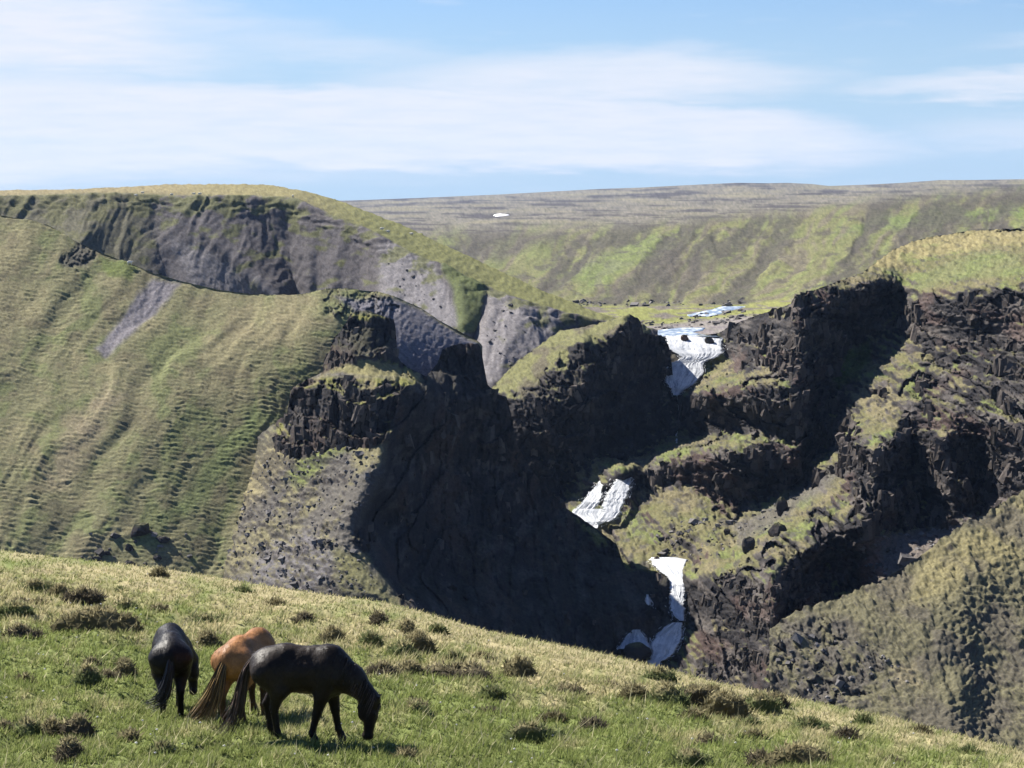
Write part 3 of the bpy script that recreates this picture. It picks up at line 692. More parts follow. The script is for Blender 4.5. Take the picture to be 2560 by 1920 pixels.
# ================================================================== right front spur
S_TOP = [(1925,1580),(1957,1546),(2010,1532),(2080,1511),(2150,1480),(2250,1424),(2330,1372),(2400,1322),(2480,1272),(2560,1232),(2700,1160),(2900,1060)]
def spur():
    top = curve(S_TOP, 8)
    bot = lambda px: np.interp(px, [1925, 2200, 2560, 2900], [1860, 1900, 2000, 2050])
    lines = [[(1925,1580,330),(2010,1532,332),(2150,1480,334),(2330,1372,342),(2480,1272,350),(2560,1232,354),(2900,1060,368)],
             [(1925,1700,318),(2150,1580,322),(2330,1480,328),(2560,1400,334),(2900,1300,340)],
             [(1950,1850,306),(2100,1760,306),(2300,1720,304)], [(2330,1600,315),(2390,1720,302),(2380,1850,290)],
             [(2440,1580,319),(2460,1720,306),(2470,1850,294)], [(2540,1580,317),(2560,1720,304),(2560,1900,289)],
             [(2200,1900,292),(2560,2000,280),(2900,2050,272)], [(2900,1700,300)]]
    def disp(px, py, P, n, D):
        x, y, z = P[..., 0], P[..., 1], P[..., 2]
        rk = poly_mask(px, py, [(1930,1560),(2080,1540),(2160,1600),(2230,1640),(2200,1720),(2060,1800),(1930,1800)], 20, 20)*sstep(-0.2, 0.2, fbm(px/60, py/60, 0*px, 3))
        dn = (1-0.5*rk)*(steps(P, 1.5, 0.9, 0.5)+treads(P, 0.9, 0.25, 1.6))+1.2*fbm(x/14, y/25, z/14, 3)+0.5*np.maximum(0, fbm(x/3.2, y/8, z/2.4+.5, 3))+0.2*fbm(x/0.8, y, z/0.8, 2)
        return rk*0.9*crag(P, 1.8, 2.5, 3.0), dn
    def colour(px, py, P, n, n0):
        x, y, z = P[..., 0], P[..., 1], P[..., 2]
        C = base((0.100, 0.092, 0.056), px.shape)
        q = fbm(x/9, y/20, z/6, 4)
        C = mixc(C, (0.185, 0.160, 0.078), poly_mask(px, py, [(2150,1490),(2330,1380),(2560,1240),(2560,1400),(2400,1450),(2250,1510)], 40, 40)*0.65)
        C = mixc(C, (0.070, 0.062, 0.050), sstep(-0.1, 0.4, q)*0.75)
        C = mixc(C, (0.06, 0.054, 0.05), poly_mask(px, py, [(1930,1560),(2060,1545),(2160,1600),(2260,1680),(2150,1780),(1930,1800)], 30, 30)*0.8*sstep(-0.3, 0.2, fbm(px/50, py/40, 0*px+5, 4)))
        C = mixc(C, (0.17, 0.145, 0.09), poly_mask(px, py, [(2230,1660),(2290,1650),(2300,1710),(2240,1720)], 12, 14)*0.7)
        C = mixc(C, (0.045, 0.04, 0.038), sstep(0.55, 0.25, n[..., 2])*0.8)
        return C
    return relief('right_spur_terrain', 1925, 2720, top, bot, lines, 2.5, disp, colour, M_SLOPE, smooth=0.3, back=[(3, 0.2), (10, 2.5), (30, 16)], jit=1.0)
SPUR = spur()

# ================================================================== water
def water_mat(name, rough, bump, trans):
    mt = bpy.data.materials.new(name); mt.use_nodes = True
    new, link, val, m = node_graph(mt.node_tree)
    out = new('ShaderNodeOutputMaterial'); b = new('ShaderNodeBsdfPrincipled')
    a = new('ShaderNodeAttribute'); a.attribute_name = 'Col'
    tc = new('ShaderNodeTexCoord'); nz = new('ShaderNodeTexNoise'); nz.inputs['Scale'].default_value = 1.6; nz.inputs['Detail'].default_value = 4; link(tc.outputs['Object'], nz.inputs[0])
    v = new('ShaderNodeVectorMath', operation='SCALE'); link(a.outputs[0], v.inputs[0]); link(m('ADD', 0.8, m('MULTIPLY', nz.outputs[0], 0.4)), v.inputs['Scale'])
    link(v.outputs[0], b.inputs['Base Color']); b.inputs['Roughness'].default_value = rough
    bp = new('ShaderNodeBump'); bp.inputs['Strength'].default_value = 0.4; bp.inputs['Distance'].default_value = bump
    link(nz.outputs[0], bp.inputs['Height']); link(bp.outputs[0], b.inputs['Normal'])
    tr = new('ShaderNodeBsdfTranslucent'); link(v.outputs[0], tr.inputs[0])
    mx = new('ShaderNodeMixShader'); mx.inputs[0].default_value = trans
    link(b.outputs[0], mx.inputs[1]); link(tr.outputs[0], mx.inputs[2]); link(mx.outputs[0], out.inputs[0])
    return mt
M_FALL = water_mat('white_water', 0.6, 0.1, 0.3)
M_RIVER = water_mat('river_water', 0.35, 0.1, 0.0)

def fall_mesh(rows, off, Dabs=None, layer=None, step=2.2, seed=0.0, amp=0.35):
    """sheet of falling water: rows of (row, left, right[, D]); its rim curls back into the rock"""
    rows = np.array(rows, float); n = int((rows[-1, 0]-rows[0, 0])/step)+2
    py = np.linspace(rows[0, 0], rows[-1, 0], n)
    l = np.interp(py, rows[:, 0], rows[:, 1]); r = np.interp(py, rows[:, 0], rows[:, 2])
    wd = np.minimum(1.0, (r-l)/30.0); l = l+wd*(3.5*fbm(py/14+seed, 0*py, 0*py+.5, 3)+1.5*rng.normal(size=n)); r = r+wd*(3.5*fbm(py/14+seed+9, 0*py, 0*py+.5, 3)+1.5*rng.normal(size=n))
    k = max(10, int(np.max(r-l)/step)); t = np.linspace(0, 1, k)[None]
    PX = l[:, None]+(r-l)[:, None]*t; PY = np.repeat(py[:, None], k, 1)
    if rows.shape[1] > 3: D = np.repeat(np.interp(py, rows[:, 0], rows[:, 3])[:, None], k, 1)
    else: D = layer.rb(PX, PY)
    e = np.clip(np.minimum(t, 1-t)*k/3.0, 0, 1)
    D = D-off*(1.25*np.sqrt(e)-0.25)+1.2*(1-e)
    xm = t*np.median(r-l)/F*np.mean(D)+0*PY                         # metres across the flow
    v = (PY-PY.min())/F*np.mean(D)
    st = 0.75*fbm(xm/0.42+seed+0.6*fbm(xm/2, v/2, 0*xm+.5, 3), v/3.6, 0*xm+.5, 4, 0.65)
    rip = fbm(xm/2.2+seed, v/1.3, 0*xm+4.5, 3)
    D = D-amp*(0.7*st+0.25*rip)
    w = np.clip(0.72+0.85*st+0.3*rip, 0, 1)*(0.65+0.35*e)
    w = w*(1-0.35*sstep(0.05, 0.5, fbm(xm/3.0+seed, v/4.5, 0*xm+8.5, 3)))
    C = mixc(base((0.24, 0.27, 0.32), PX.shape), (0.84, 0.85, 0.86), w)
    return unproj(PX, PY, D), C
def spray(P, C, n, seed):
    """thrown strands and drops along the rim of a fall"""
    r = np.random.default_rng(int(seed*10)+3); nr, nc = P.shape[:2]; V = []; Fc = []; CC = []
    for i in range(n):
        a = r.integers(0, nr-3); side = r.random() < 0.5; b = (r.integers(0, 3) if side else nc-1-r.integers(0, 3))
        p = P[a, b]+np.array([(-1 if side else 1)*r.exponential(0.28), -0.4-r.random()*0.5, r.normal(0, 0.2)])
        q = P[min(nr-1, a+r.integers(2, 9)), b]-P[a, b]; L = np.linalg.norm(q)+1e-6; q = q/L*min(L, r.uniform(0.3, 1.6)); w = r.uniform(0.03, 0.10)
        k = len(V); V += [p, p+q*0.5+np.array([w, 0, 0]), p+q, p+q*0.5-np.array([w, 0, 0])]; Fc.append((k, k+1, k+2, k+3)); CC += [(0.7, 0.71, 0.73)]*4
    return np.array(V), Fc, np.array(CC)
def waterfall(label, sheets, **kw):
    V = []; Fc = []; C = []; o = 0
    for i, sh in enumerate(sheets):
        P, c = fall_mesh(sh, kw.get('off', 1.1), layer=kw.get('layer', WALL), seed=i*7.7+len(label)*0.3, amp=kw.get('amp', 0.3), step=1.5)
        V.append(P.reshape(-1, 3)); C.append(c.reshape(-1, 3)); Fc += [tuple(f) for f in grid_faces(*P.shape[:2])+o]; o += P.shape[0]*P.shape[1]
        sv, sf, scol = spray(P, c, int(P.shape[0]*1.6), i+len(label)); V.append(sv); C.append(scol); Fc += [tuple(np.array(f)+o) for f in sf]; o += len(sv)
    ob = mesh_obj('waterfall', np.concatenate(V), Fc, M_FALL, np.concatenate(C))
    ob['label'] = label; ob['category'] = 'waterfall'
    return ob
waterfall('topmost white waterfall spilling over ledges beside the dark promontory',
          [[(839,1664,1800,565),(846,1664,1808,560),(870,1668,1808,552.5),(884,1690,1809,549.5),(894,1702,1792,548),(902,1694,1770,547),(908,1672,1764,546),(914,1661,1762,545),(935,1663,1758,541.5),(950,1666,1748,539),(958,1667,1740,537.5),(966,1674,1724,536),(978,1680,1706,534.5),(988,1684,1699,533)]])
waterfall('thin strand of shaded water dropping below the topmost falls', [[(984,1684,1700),(1020,1686,1699),(1060,1687,1697),(1108,1688,1694)]], off=1.6)
waterfall('twin white waterfall plunging into a foaming pool below the rock ledge',
          [[(1168,1566,1578,474),(1176,1556,1579,471.5),(1200,1538,1579,466.5),(1230,1520,1572,461.5),(1260,1508,1562,457.5),(1290,1503,1545,454),(1304,1490,1530,452)],
           [(1202,1498,1510,475),(1212,1492,1511,472),(1230,1476,1506,466),(1255,1456,1500,461),(1275,1440,1486,459),(1286,1430,1490,457)],
           [(1272,1434,1540,459),(1284,1428,1544,457),(1296,1446,1536,455),(1312,1474,1500,452),(1320,1486,1494,450)]], off=1.2)
waterfall('white waterfall funnelling through a narrow chute beside the dark rock fin',
          [[(1393,1628,1690,416),(1399,1626,1722,413),(1412,1634,1716,408),(1428,1648,1716,402),(1440,1668,1712,398),(1460,1673,1712,393),(1500,1676,1712,388),(1524,1679,1711,385),(1536,1684,1711,383),(1552,1698,1711,380)]], off=1.0)
waterfall('shaded blue-grey waterfall fanning out at the canyon bottom',
          [[(1556,1682,1708,380),(1566,1664,1709,379),(1590,1640,1707,377),(1615,1625,1698,374),(1636,1630,1684,372),(1650,1622,1660,370),(1668,1612,1642,367)],
           [(1574,1582,1600,377),(1590,1566,1610,376),(1608,1550,1622,374),(1622,1540,1632,372)]], off=0.8)
waterfall('small shaded spout of water on the dark rock face', [[(1486,1616,1621,388),(1505,1611,1629,387),(1530,1621,1633,386)]], off=0.8, amp=0.15)

def river(rows, dz, name='river'):
    rows = np.array(rows, float); n = 30; py = np.linspace(rows[0, 0], rows[-1, 0], n)
    l = np.interp(py, rows[:, 0], rows[:, 1]); r = np.interp(py, rows[:, 0], rows[:, 2]); k = 60
    PX = l[:, None]+(r-l)[:, None]*np.linspace(0, 1, k)[None]; PY = np.repeat(py[:, None], k, 1)
    PX = PX+5*fbm(PX/40, PY/3, 0*PX, 2)
    P = unproj(PX, PY, FAR.rb(PX, PY)); fo = fbm(PX/14, PY/1.6, 0*PX+.5, 4); P[..., 2] += dz+0.05*fo
    e = np.minimum(np.linspace(0, 1, k), np.linspace(1, 0, k))[None]; P[..., 2] -= 0.4*np.exp(-e/0.01)
    o = mesh_obj(name, P, grid_faces(n, k), M_RIVER, mixc(base((0.13, 0.17, 0.22), PX.shape), (0.55, 0.58, 0.61), sstep(-0.1, 0.45, fo))); o['kind'] = 'structure'; return o
river([(821,1700,1762),(827,1640,1756),(832,1606,1730),(838,1606,1760),(843,1650,1806)], 0.25)
river([(767,1800,1866),(772,1790,1850),(780,1752,1812),(788,1716,1792),(792,1724,1768)], 0.2)

# ================================================================== foreground meadow
BROW = [(-500,1325),(0,1377),(150,1394),(300,1410),(463,1430),(620,1458),(800,1485),(960,1506),(1090,1540),(1204,1574),(1360,1605),(1528,1640),(1660,1672),(1782,1705),(2000,1748),(2199,1789),(2400,1838),(2560,1880),(3000,2000)]
brow_f = curve(BROW, 24)
DB = lambda px: np.interp(px, [-500, 0, 500, 1000, 1500, 2000, 2560, 3000], [66, 63, 60, 56, 51, 46, 40, 36])
def meadow_D(px, py):
    b = brow_f(px); s = np.clip(py-b, 0, None); S = 2010-b
    S = np.maximum(S, 90)
    return DB(px)-(DB(px)-22.0)*np.sqrt(np.clip(s/S, 0, 1))-np.clip(py-b-S, 0, None)*0.028
def straw_w(px, py):
    b = brow_f(px); s = py-b
    q = fbm(px/150, py/60, 0*px+2, 4)+0.5*fbm(px/40, py/18, 0*px+4, 3)
    gz = poly_mask(px, py, [(980,1690),(1250,1740),(1500,1780),(1800,1800),(2150,1850),(2560,1930),(2560,2100),(900,2100),(700,1900)], 40, 30)
    gl = poly_mask(px, py, [(-400,1640),(160,1560),(300,1600),(560,1640),(700,1720),(700,2100),(-400,2100)], 50, 40)
    return np.clip(sstep(260, 20, s)*0.50+0.36+0.9*q-0.62*np.maximum(gz, 0.85*gl), 0, 1)
def meadow():
    px0, px1, st = -260, 2820, 4.0
    nc = int((px1-px0)/st); pxs = np.linspace(px0, px1, nc)
    tp = brow_f(pxs)+2.0*fbm(pxs/30, 0*pxs, 0*pxs+7, 3); nr = 200
    t = (np.linspace(0, 1, nr)[:, None])**1.25
    px = np.repeat(pxs[None], nr, 0); py = tp[None]+(2330-tp)[None]*t
    D = meadow_D(px, py); P = unproj(px, py, D)
    x, y = P[..., 0], P[..., 1]
    tus = fbm(x/1.3, y/1.3, 0*x, 4)
    near = sstep(0, 60, py-tp[None])
    P[..., 2] += near*(0.16*tus+0.07*fbm(x/0.35, y/0.35, 0*x, 3)-0.03)
    w = straw_w(px, py)
    C = mixc(base((0.13, 0.155, 0.05), px.shape), (0.29, 0.25, 0.14), w)
    C = mixc(C, (0.10, 0.082, 0.058), sstep(0.25, 0.7, fbm(x/0.8, y/0.8, 0*x+8, 4))*0.6)
    back = []
    for dist, drop in [(70, 55), (30, 15), (12, 3.0), (4, 0.4)]:
        r = P[0].copy(); r[:, 1] += dist; r[:, 0] += (pxs-1280)/F*dist; r[:, 2] += r[:, 2]/P[0][:, 1]*dist-drop; back.append(r)
    V = np.concatenate([np.array(back), P]); CC = np.concatenate([np.repeat(C[:1], 4, 0), C])
    L = Layer(); L.px, L.py, L.P, L.C = px, py, P, C
    L.o = mesh_obj('meadow_ground', V, grid_faces(*V.shape[:2]), M_MEADOW, CC); L.o['kind'] = 'structure'
    return L
MEADOW = meadow()
# ground on to the camera and round it
def near_ground():
    row = MEADOW.P[-1][::8]; n = len(row); rows = [row+np.array([0, 0, -0.02])]
    for k in range(1, 13):
        f = k/12.0; r = row.copy(); y1 = row[:, 1]+( -25-row[:, 1])*f
        r[:, 1] = y1; r[:, 0] = row[:, 0]+np.sign(row[:, 0])*f*14; r[:, 2] = lerp(row[:, 2], -1.7, min(1, f*1.35)**0.9)-0.02
        r[:, 2] += 0.06*fbm(r[:, 0], r[:, 1], 0*y1, 2); rows.append(r)
    V = np.array(rows); o = mesh_obj('near_ground', V, grid_faces(*V.shape[:2]), M_MEADOW, np.broadcast_to(np.array([0.12, 0.14, 0.045]), V.shape)); o['kind'] = 'structure'
near_ground()
def floor_sheet():
    s = 6000; o = mesh_obj("canyon_floor", [(-s, -150, -175), (s, -150, -175), (s, s, -175), (-s, s, -175)], [(0, 1, 2, 3)], M_FAR, np.full((4, 3), 0.1), False); o['kind'] = 'structure'
floor_sheet()
def mpoint(px, py):
    D = meadow_D(np.array([px], float), np.array([py], float)); return at(MEADOW, px, py)

def leafy(mt_name='grass_leaf'):
    mt = bpy.data.materials.new(mt_name); mt.use_nodes = True
    new, link, val, m = node_graph(mt.node_tree)
    out = new('ShaderNodeOutputMaterial'); d = new('ShaderNodeBsdfDiffuse'); t = new('ShaderNodeBsdfTranslucent'); mx = new('ShaderNodeMixShader')
    a = new('ShaderNodeAttribute'); a.attribute_name = 'Col'
    nz = new('ShaderNodeTexNoise'); nz.inputs['Scale'].default_value = 2.5
    tc = new('ShaderNodeTexCoord'); link(tc.outputs['Object'], nz.inputs[0])
    v = new('ShaderNodeVectorMath', operation='SCALE'); link(a.outputs[0], v.inputs[0]); link(m('ADD', 0.7, m('MULTIPLY', nz.outputs[0], 0.6)), v.inputs['Scale'])
    link(v.outputs[0], d.inputs[0]); link(v.outputs[0], t.inputs[0]); mx.inputs[0].default_value = 0.45
    link(d.outputs[0], mx.inputs[1]); link(t.outputs[0], mx.inputs[2]); link(mx.outputs[0], out.inputs[0])
    return mt
M_LEAF = leafy()
def blades(n=300000):
    nr, nc = MEADOW.px.shape
    px = rng.uniform(-60, 2620, n); py = rng.uniform(1360, 1960, n)
    ok = py > brow_f(px)-1; px, py = px[ok], py[ok]
    j = np.clip(np.searchsorted(MEADOW.px[0], px), 0, nc-1)
    tp = MEADOW.py[0][j]; t = np.clip((py-tp)/(2330-tp), 0, 1)**(1/1.25); i = np.clip((t*(nr-1)).round().astype(int), 0, nr-1)
    B = MEADOW.P[i, j].copy(); n = len(B)
    cell = B[:, 1]*3.0/F
    B[:, 0] += rng.uniform(-1, 1, n)*cell; B[:, 1] += rng.uniform(-1, 1, n)*cell*3
    w = straw_w(MEADOW.px[i, j], MEADOW.py[i, j])
    clump = fbm(B[:, 0]/0.5, B[:, 1]/0.5, 0*B[:, 0]+3, 3)
    h = (0.055+0.075*rng.random(n)**1.5)*(1+0.9*np.clip(clump, -0.6, 1))*(1+0.3*w)
    h = h*(0.6+0.4*sstep(10, 110, MEADOW.py[i, j]-MEADOW.py[0][j]))
    tall = rng.random(n) < 0.012; h = np.where(tall, h*2.0, h)
    a = rng.uniform(0, 2*math.pi, n); wd = (0.006+0.007*rng.random(n))*(B[:, 1]/27.0)
    side = np.c_[np.cos(a), np.sin(a), 0*a]*wd[:, None]
    lean = np.c_[rng.normal(0, 0.45, n)+0.25, rng.normal(0, 0.45, n), np.ones(n)]*h[:, None]
    V = np.stack([B-side, B+side, B+lean], 1)
    col = mixc(base((0.185, 0.220, 0.068), (n,)), (0.40, 0.355, 0.205), np.clip(w+rng.normal(0, 0.22, n), 0, 1))
    col = mixc(col, (0.11, 0.14, 0.045), (rng.random(n) < 0.25)*0.7)
    col = mixc(col, (0.46, 0.42, 0.27), tall*0.8)
    o = mesh_obj('meadow_grass', V.reshape(-1, 3), np.arange(3*n).reshape(n, 3), M_LEAF, np.repeat(col, 3, 0), False)
    o['kind'] = 'stuff'; o['label'] = 'green and straw coloured grass covering the foreground slope'
blades()
def flowers(n=170):
    V = []; Fc = []; 
    px = rng.uniform(0, 2500, n); py = brow_f(px)+20+rng.random(n)**0.8*480
    for a, b in zip(px, py):
        if b > 1925: continue
        p = mpoint(a, b)+np.array([0, 0, 0.10]); r = 0.016+0.012*random.random(); k = len(V)
        V += [p+np.array(d)*r for d in ((1,0,0),(0,1,0),(-1,0,0),(0,-1,0),(0,0,.7),(0,0,-.7))]
        Fc += [(k+i, k+(i+1) % 4, k+4) for i in range(4)]+[(k+(i+1) % 4, k+i, k+5) for i in range(4)]
    o = mesh_obj('meadow_flowers', np.array(V), Fc, M_LEAF, np.full((len(V), 3), 0.62)); o['kind'] = 'stuff'; o['label'] = 'tiny white flowers scattered through the foreground grass'
flowers()

HUM = [(243,1578,190,62),(318,1515,52,36),(209,1506,90,34),(146,1488,52,36),(93,1472,90,34),(269,1696,80,34),(312,1680,40,40),(217,1722,60,50),(194,1832,66,54),
 (127,1830,66,48),(67,1838,66,40),(7,1830,50,40),(325,1850,58,42),(404,1870,70,34),(176,1896,60,50),(523,1606,56,36),(516,1545,95,22),(396,1532,44,22),(396,1442,40,22),
 (299,1474,44,16),(52,1510,40,24),(97,1509,30,18),(37,1545,76,30),(56,1586,80,30),(829,1606,60,38),(924,1608,46,34),(944,1562,34,34),(1019,1584,46,34),
 (1005,1640,66,48),(954,1682,76,40),(1022,1680,60,36),(1039,1788,44,36),(1141,1692,175,40),(1042,1626,76,52),(1092,1583,44,26),(1423,1732,90,36),(1296,1694,76,44),
 (1649,1702,80,28),(1522,1719,48,30),(1585,1748,66,44),(1670,1760,96,60),(1735,1760,70,50),(1811,1784,104,62),(1903,1782,92,52),(1940,1766,60,36),(1776,1738,46,36),(1331,1848,135,52),
 (1480,1816,70,30),(1381,1799,66,22),(1233,1744,66,22),(1226,1783,66,24),(1733,1801,66,28),(1874,1804,66,22),(1769,1861,62,34),(1881,1842,64,28),(2022,1822,86,26),(2114,1845,66,22),
 (1987,1912,165,60),(1733,1915,120,50),(1042,1780,52,40),(1014,1892,50,44),(2156,1807,44,24),(1903,1902,60,40),(1200,1648,50,20),(1130,1650,60,22),(230,1660,46,26),(2300,1830,56,18),(2420,1880,60,18),(2230,1900,70,22),
 (690,1510,50,16),(610,1480,44,14),(760,1555,40,18),(60,1700,44,22),(20,1640,40,18)]
def hummocks():
    nu, nv = 22, 10
    for i, (px, py, w, h) in enumerate(HUM):
        p = mpoint(px, py); m = p[1]/F; rx = w/2*m*1.15; hz = h*m*0.95; ry = max(rx*0.6, hz*0.9)
        u = np.linspace(0, 2*math.pi, nu, endpoint=False)[None]; v = np.linspace(0, 1, nv)[:, None]
        rr = np.cos(v*math.pi/2)**0.8; zz = np.sin(v*math.pi/2)
        X = rx*rr*np.cos(u); Y = ry*rr*np.sin(u); Z = hz*zz+0*u
        k = 1+0.30*fbm(X/0.30+i*3.1, Y/0.30, Z/0.30, 3)
        V = np.stack([X*k, Y*k, Z*(1+0.35*fbm(X/0.4+i, Y/0.4, Z, 2))-0.06], -1)
        fc = []
        for a in range(nv-1):
            for b in range(nu): fc.append((a*nu+b, a*nu+(b+1) % nu, (a+1)*nu+(b+1) % nu, (a+1)*nu+b))
        R = V.reshape(-1, 3); hh = np.clip(R[:, 2]/hz, 0, 1)
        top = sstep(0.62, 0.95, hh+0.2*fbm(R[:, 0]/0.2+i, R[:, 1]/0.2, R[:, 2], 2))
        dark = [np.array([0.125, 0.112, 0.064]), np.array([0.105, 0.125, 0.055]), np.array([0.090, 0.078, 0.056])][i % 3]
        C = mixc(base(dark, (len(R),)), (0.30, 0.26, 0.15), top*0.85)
        # leaves: small faces all over the mound
        n = int(260+900*rx*hz/0.35); n = min(n, 1500)
        q = rng.integers(0, len(R), n); B = R[q]+rng.normal(0, 0.02, (n, 3)); B[:, 2] = np.maximum(B[:, 2], 0)
        nrm = B/np.array([rx**2, ry**2, hz**2]); nrm /= np.linalg.norm(nrm, axis=1)[:, None]+1e-6
        d = nrm*0.6+rng.normal(0, 0.55, (n, 3))+np.array([0, 0, 0.5]); d /= np.linalg.norm(d, axis=1)[:, None]
        s = np.cross(d, rng.normal(size=(n, 3))); s /= np.linalg.norm(s, axis=1)[:, None]+1e-6
        ln = rng.uniform(0.035, 0.11, n)[:, None]*(0.7+0.6*p[1]/40)
        T = np.stack([B-s*ln*0.14, B+s*ln*0.14, B+d*ln], 1).reshape(-1, 3)
        hq = hh[q]+rng.normal(0, 0.12, n)
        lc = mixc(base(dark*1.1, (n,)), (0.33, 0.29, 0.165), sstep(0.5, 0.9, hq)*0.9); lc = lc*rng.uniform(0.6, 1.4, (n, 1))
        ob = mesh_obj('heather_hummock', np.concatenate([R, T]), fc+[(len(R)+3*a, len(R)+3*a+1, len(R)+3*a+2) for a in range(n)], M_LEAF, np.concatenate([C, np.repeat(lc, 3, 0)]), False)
        ob.location = p; ob.rotation_euler = (0, 0, rng.uniform(-0.3, 0.3))
        ob['category'] = 'hummock'
        tint = ['straw-brown', 'green-tinged', 'dark brown'][i % 3]; dist = py-float(brow_f(np.array([float(px)]))[0])
        where = 'on dry grass close to the meadow brow' if dist < 90 else ('in the mixed grass of the upper meadow' if dist < 190 else 'in the green grass of the lower meadow')
        size = 'broad' if w >= 84 else ('tall tufted' if h >= 40 else ('tiny' if w < 50 else 'small low'))
        ob['label'] = {0: 'long dark heather bank on the meadow beyond the black horse facing away', 32: 'long low heather bank beyond the head of the side-on horse'}.get(i, '%s %s heather hummock %s' % (size, tint, where))
        ob['group'] = '%s %s hummocks %s' % (size, tint, where)
hummocks()

# ================================================================== animals: smooth blended bodies
def round_cone(P, a, b, r1, r2):
    a = np.array(a, np.float32); b = np.array(b, np.float32); ab = b-a
    t = np.clip(((P-a)@ab)/(ab@ab+1e-9), 0, 1)
    return np.linalg.norm(P-a-t[..., None]*ab, axis=-1)-(r1+(r2-r1)*t)
def ellipsoid(P, c, r, pitch=0.0):
    q = P-np.array(c, np.float32)
    if pitch:
        cs, sn = math.cos(pitch), math.sin(pitch)
        q = np.stack([q[..., 0]*cs+q[..., 2]*sn, q[..., 1], -q[..., 0]*sn+q[..., 2]*cs], -1)
    r = np.array(r, np.float32); k0 = np.linalg.norm(q/r, axis=-1); k1 = np.linalg.norm(q/(r*r), axis=-1)
    return k0*(k0-1)/(k1+1e-6)
def smin(a, b, k):
    h = np.clip(0.5+0.5*(b-a)/k, 0, 1); return b+(a-b)*h-k*h*(1-h)
def surface_net(f, lo, hi, h):
    ax = [np.arange(lo[i], hi[i]+h, h, dtype=np.float32) for i in range(3)]
    P = np.stack(np.meshgrid(*ax, indexing='ij'), -1); S = f(P).astype(np.float32); ins = S < 0
    n = S.shape; acc = np.zeros((n[0]-1, n[1]-1, n[2]-1, 3)); cnt = np.zeros((n[0]-1, n[1]-1, n[2]-1))
    cor = [(i, j, k) for i in (0, 1) for j in (0, 1) for k in (0, 1)]
    sl = lambda o: tuple(slice(o[d], n[d]-1+o[d]) for d in range(3))
    for A in cor:
        for d in range(3):
            if A[d]: continue
            Bc = list(A); Bc[d] = 1
            sa, sb = S[sl(A)], S[sl(Bc)]; cr = (sa < 0) != (sb < 0)
            t = np.where(cr, sa/(sa-sb+1e-12), 0)
            p = np.array(A, float)[None, None, None]+np.zeros(acc.shape); p[..., d] += t
            acc += p*cr[..., None]; cnt += cr
    act = cnt > 0; idx = -np.ones(act.shape, int); idx[act] = np.arange(act.sum())
    cell = np.argwhere(act); V = (cell+acc[act]/cnt[act][:, None])*h+np.array(lo)
    Fc = []
    for d in range(3):
        u, v = (d+1) % 3, (d+2) % 3
        sa = [slice(None)]*3; sb = [slice(None)]*3; sa[d] = slice(0, -1); sb[d] = slice(1, None)
        cr = ins[tuple(sa)] != ins[tuple(sb)]; e = np.argwhere(cr)
        e = e[(e[:, u] > 0) & (e[:, v] > 0) & (e[:, u] < n[u]-1) & (e[:, v] < n[v]-1)]
        flip = ins[tuple(e.T)]
        q = []
        for du, dv in ((-1, -1), (0, -1), (0, 0), (-1, 0)):
            c = e.copy(); c[:, u] += du; c[:, v] += dv; q.append(idx[tuple(c.T)])
        q = np.stack(q, 1); q[~flip] = q[~flip][:, ::-1]; Fc.append(q)
    Fc = np.concatenate(Fc); Fc = Fc[(Fc >= 0).all(1)]
    return V, Fc

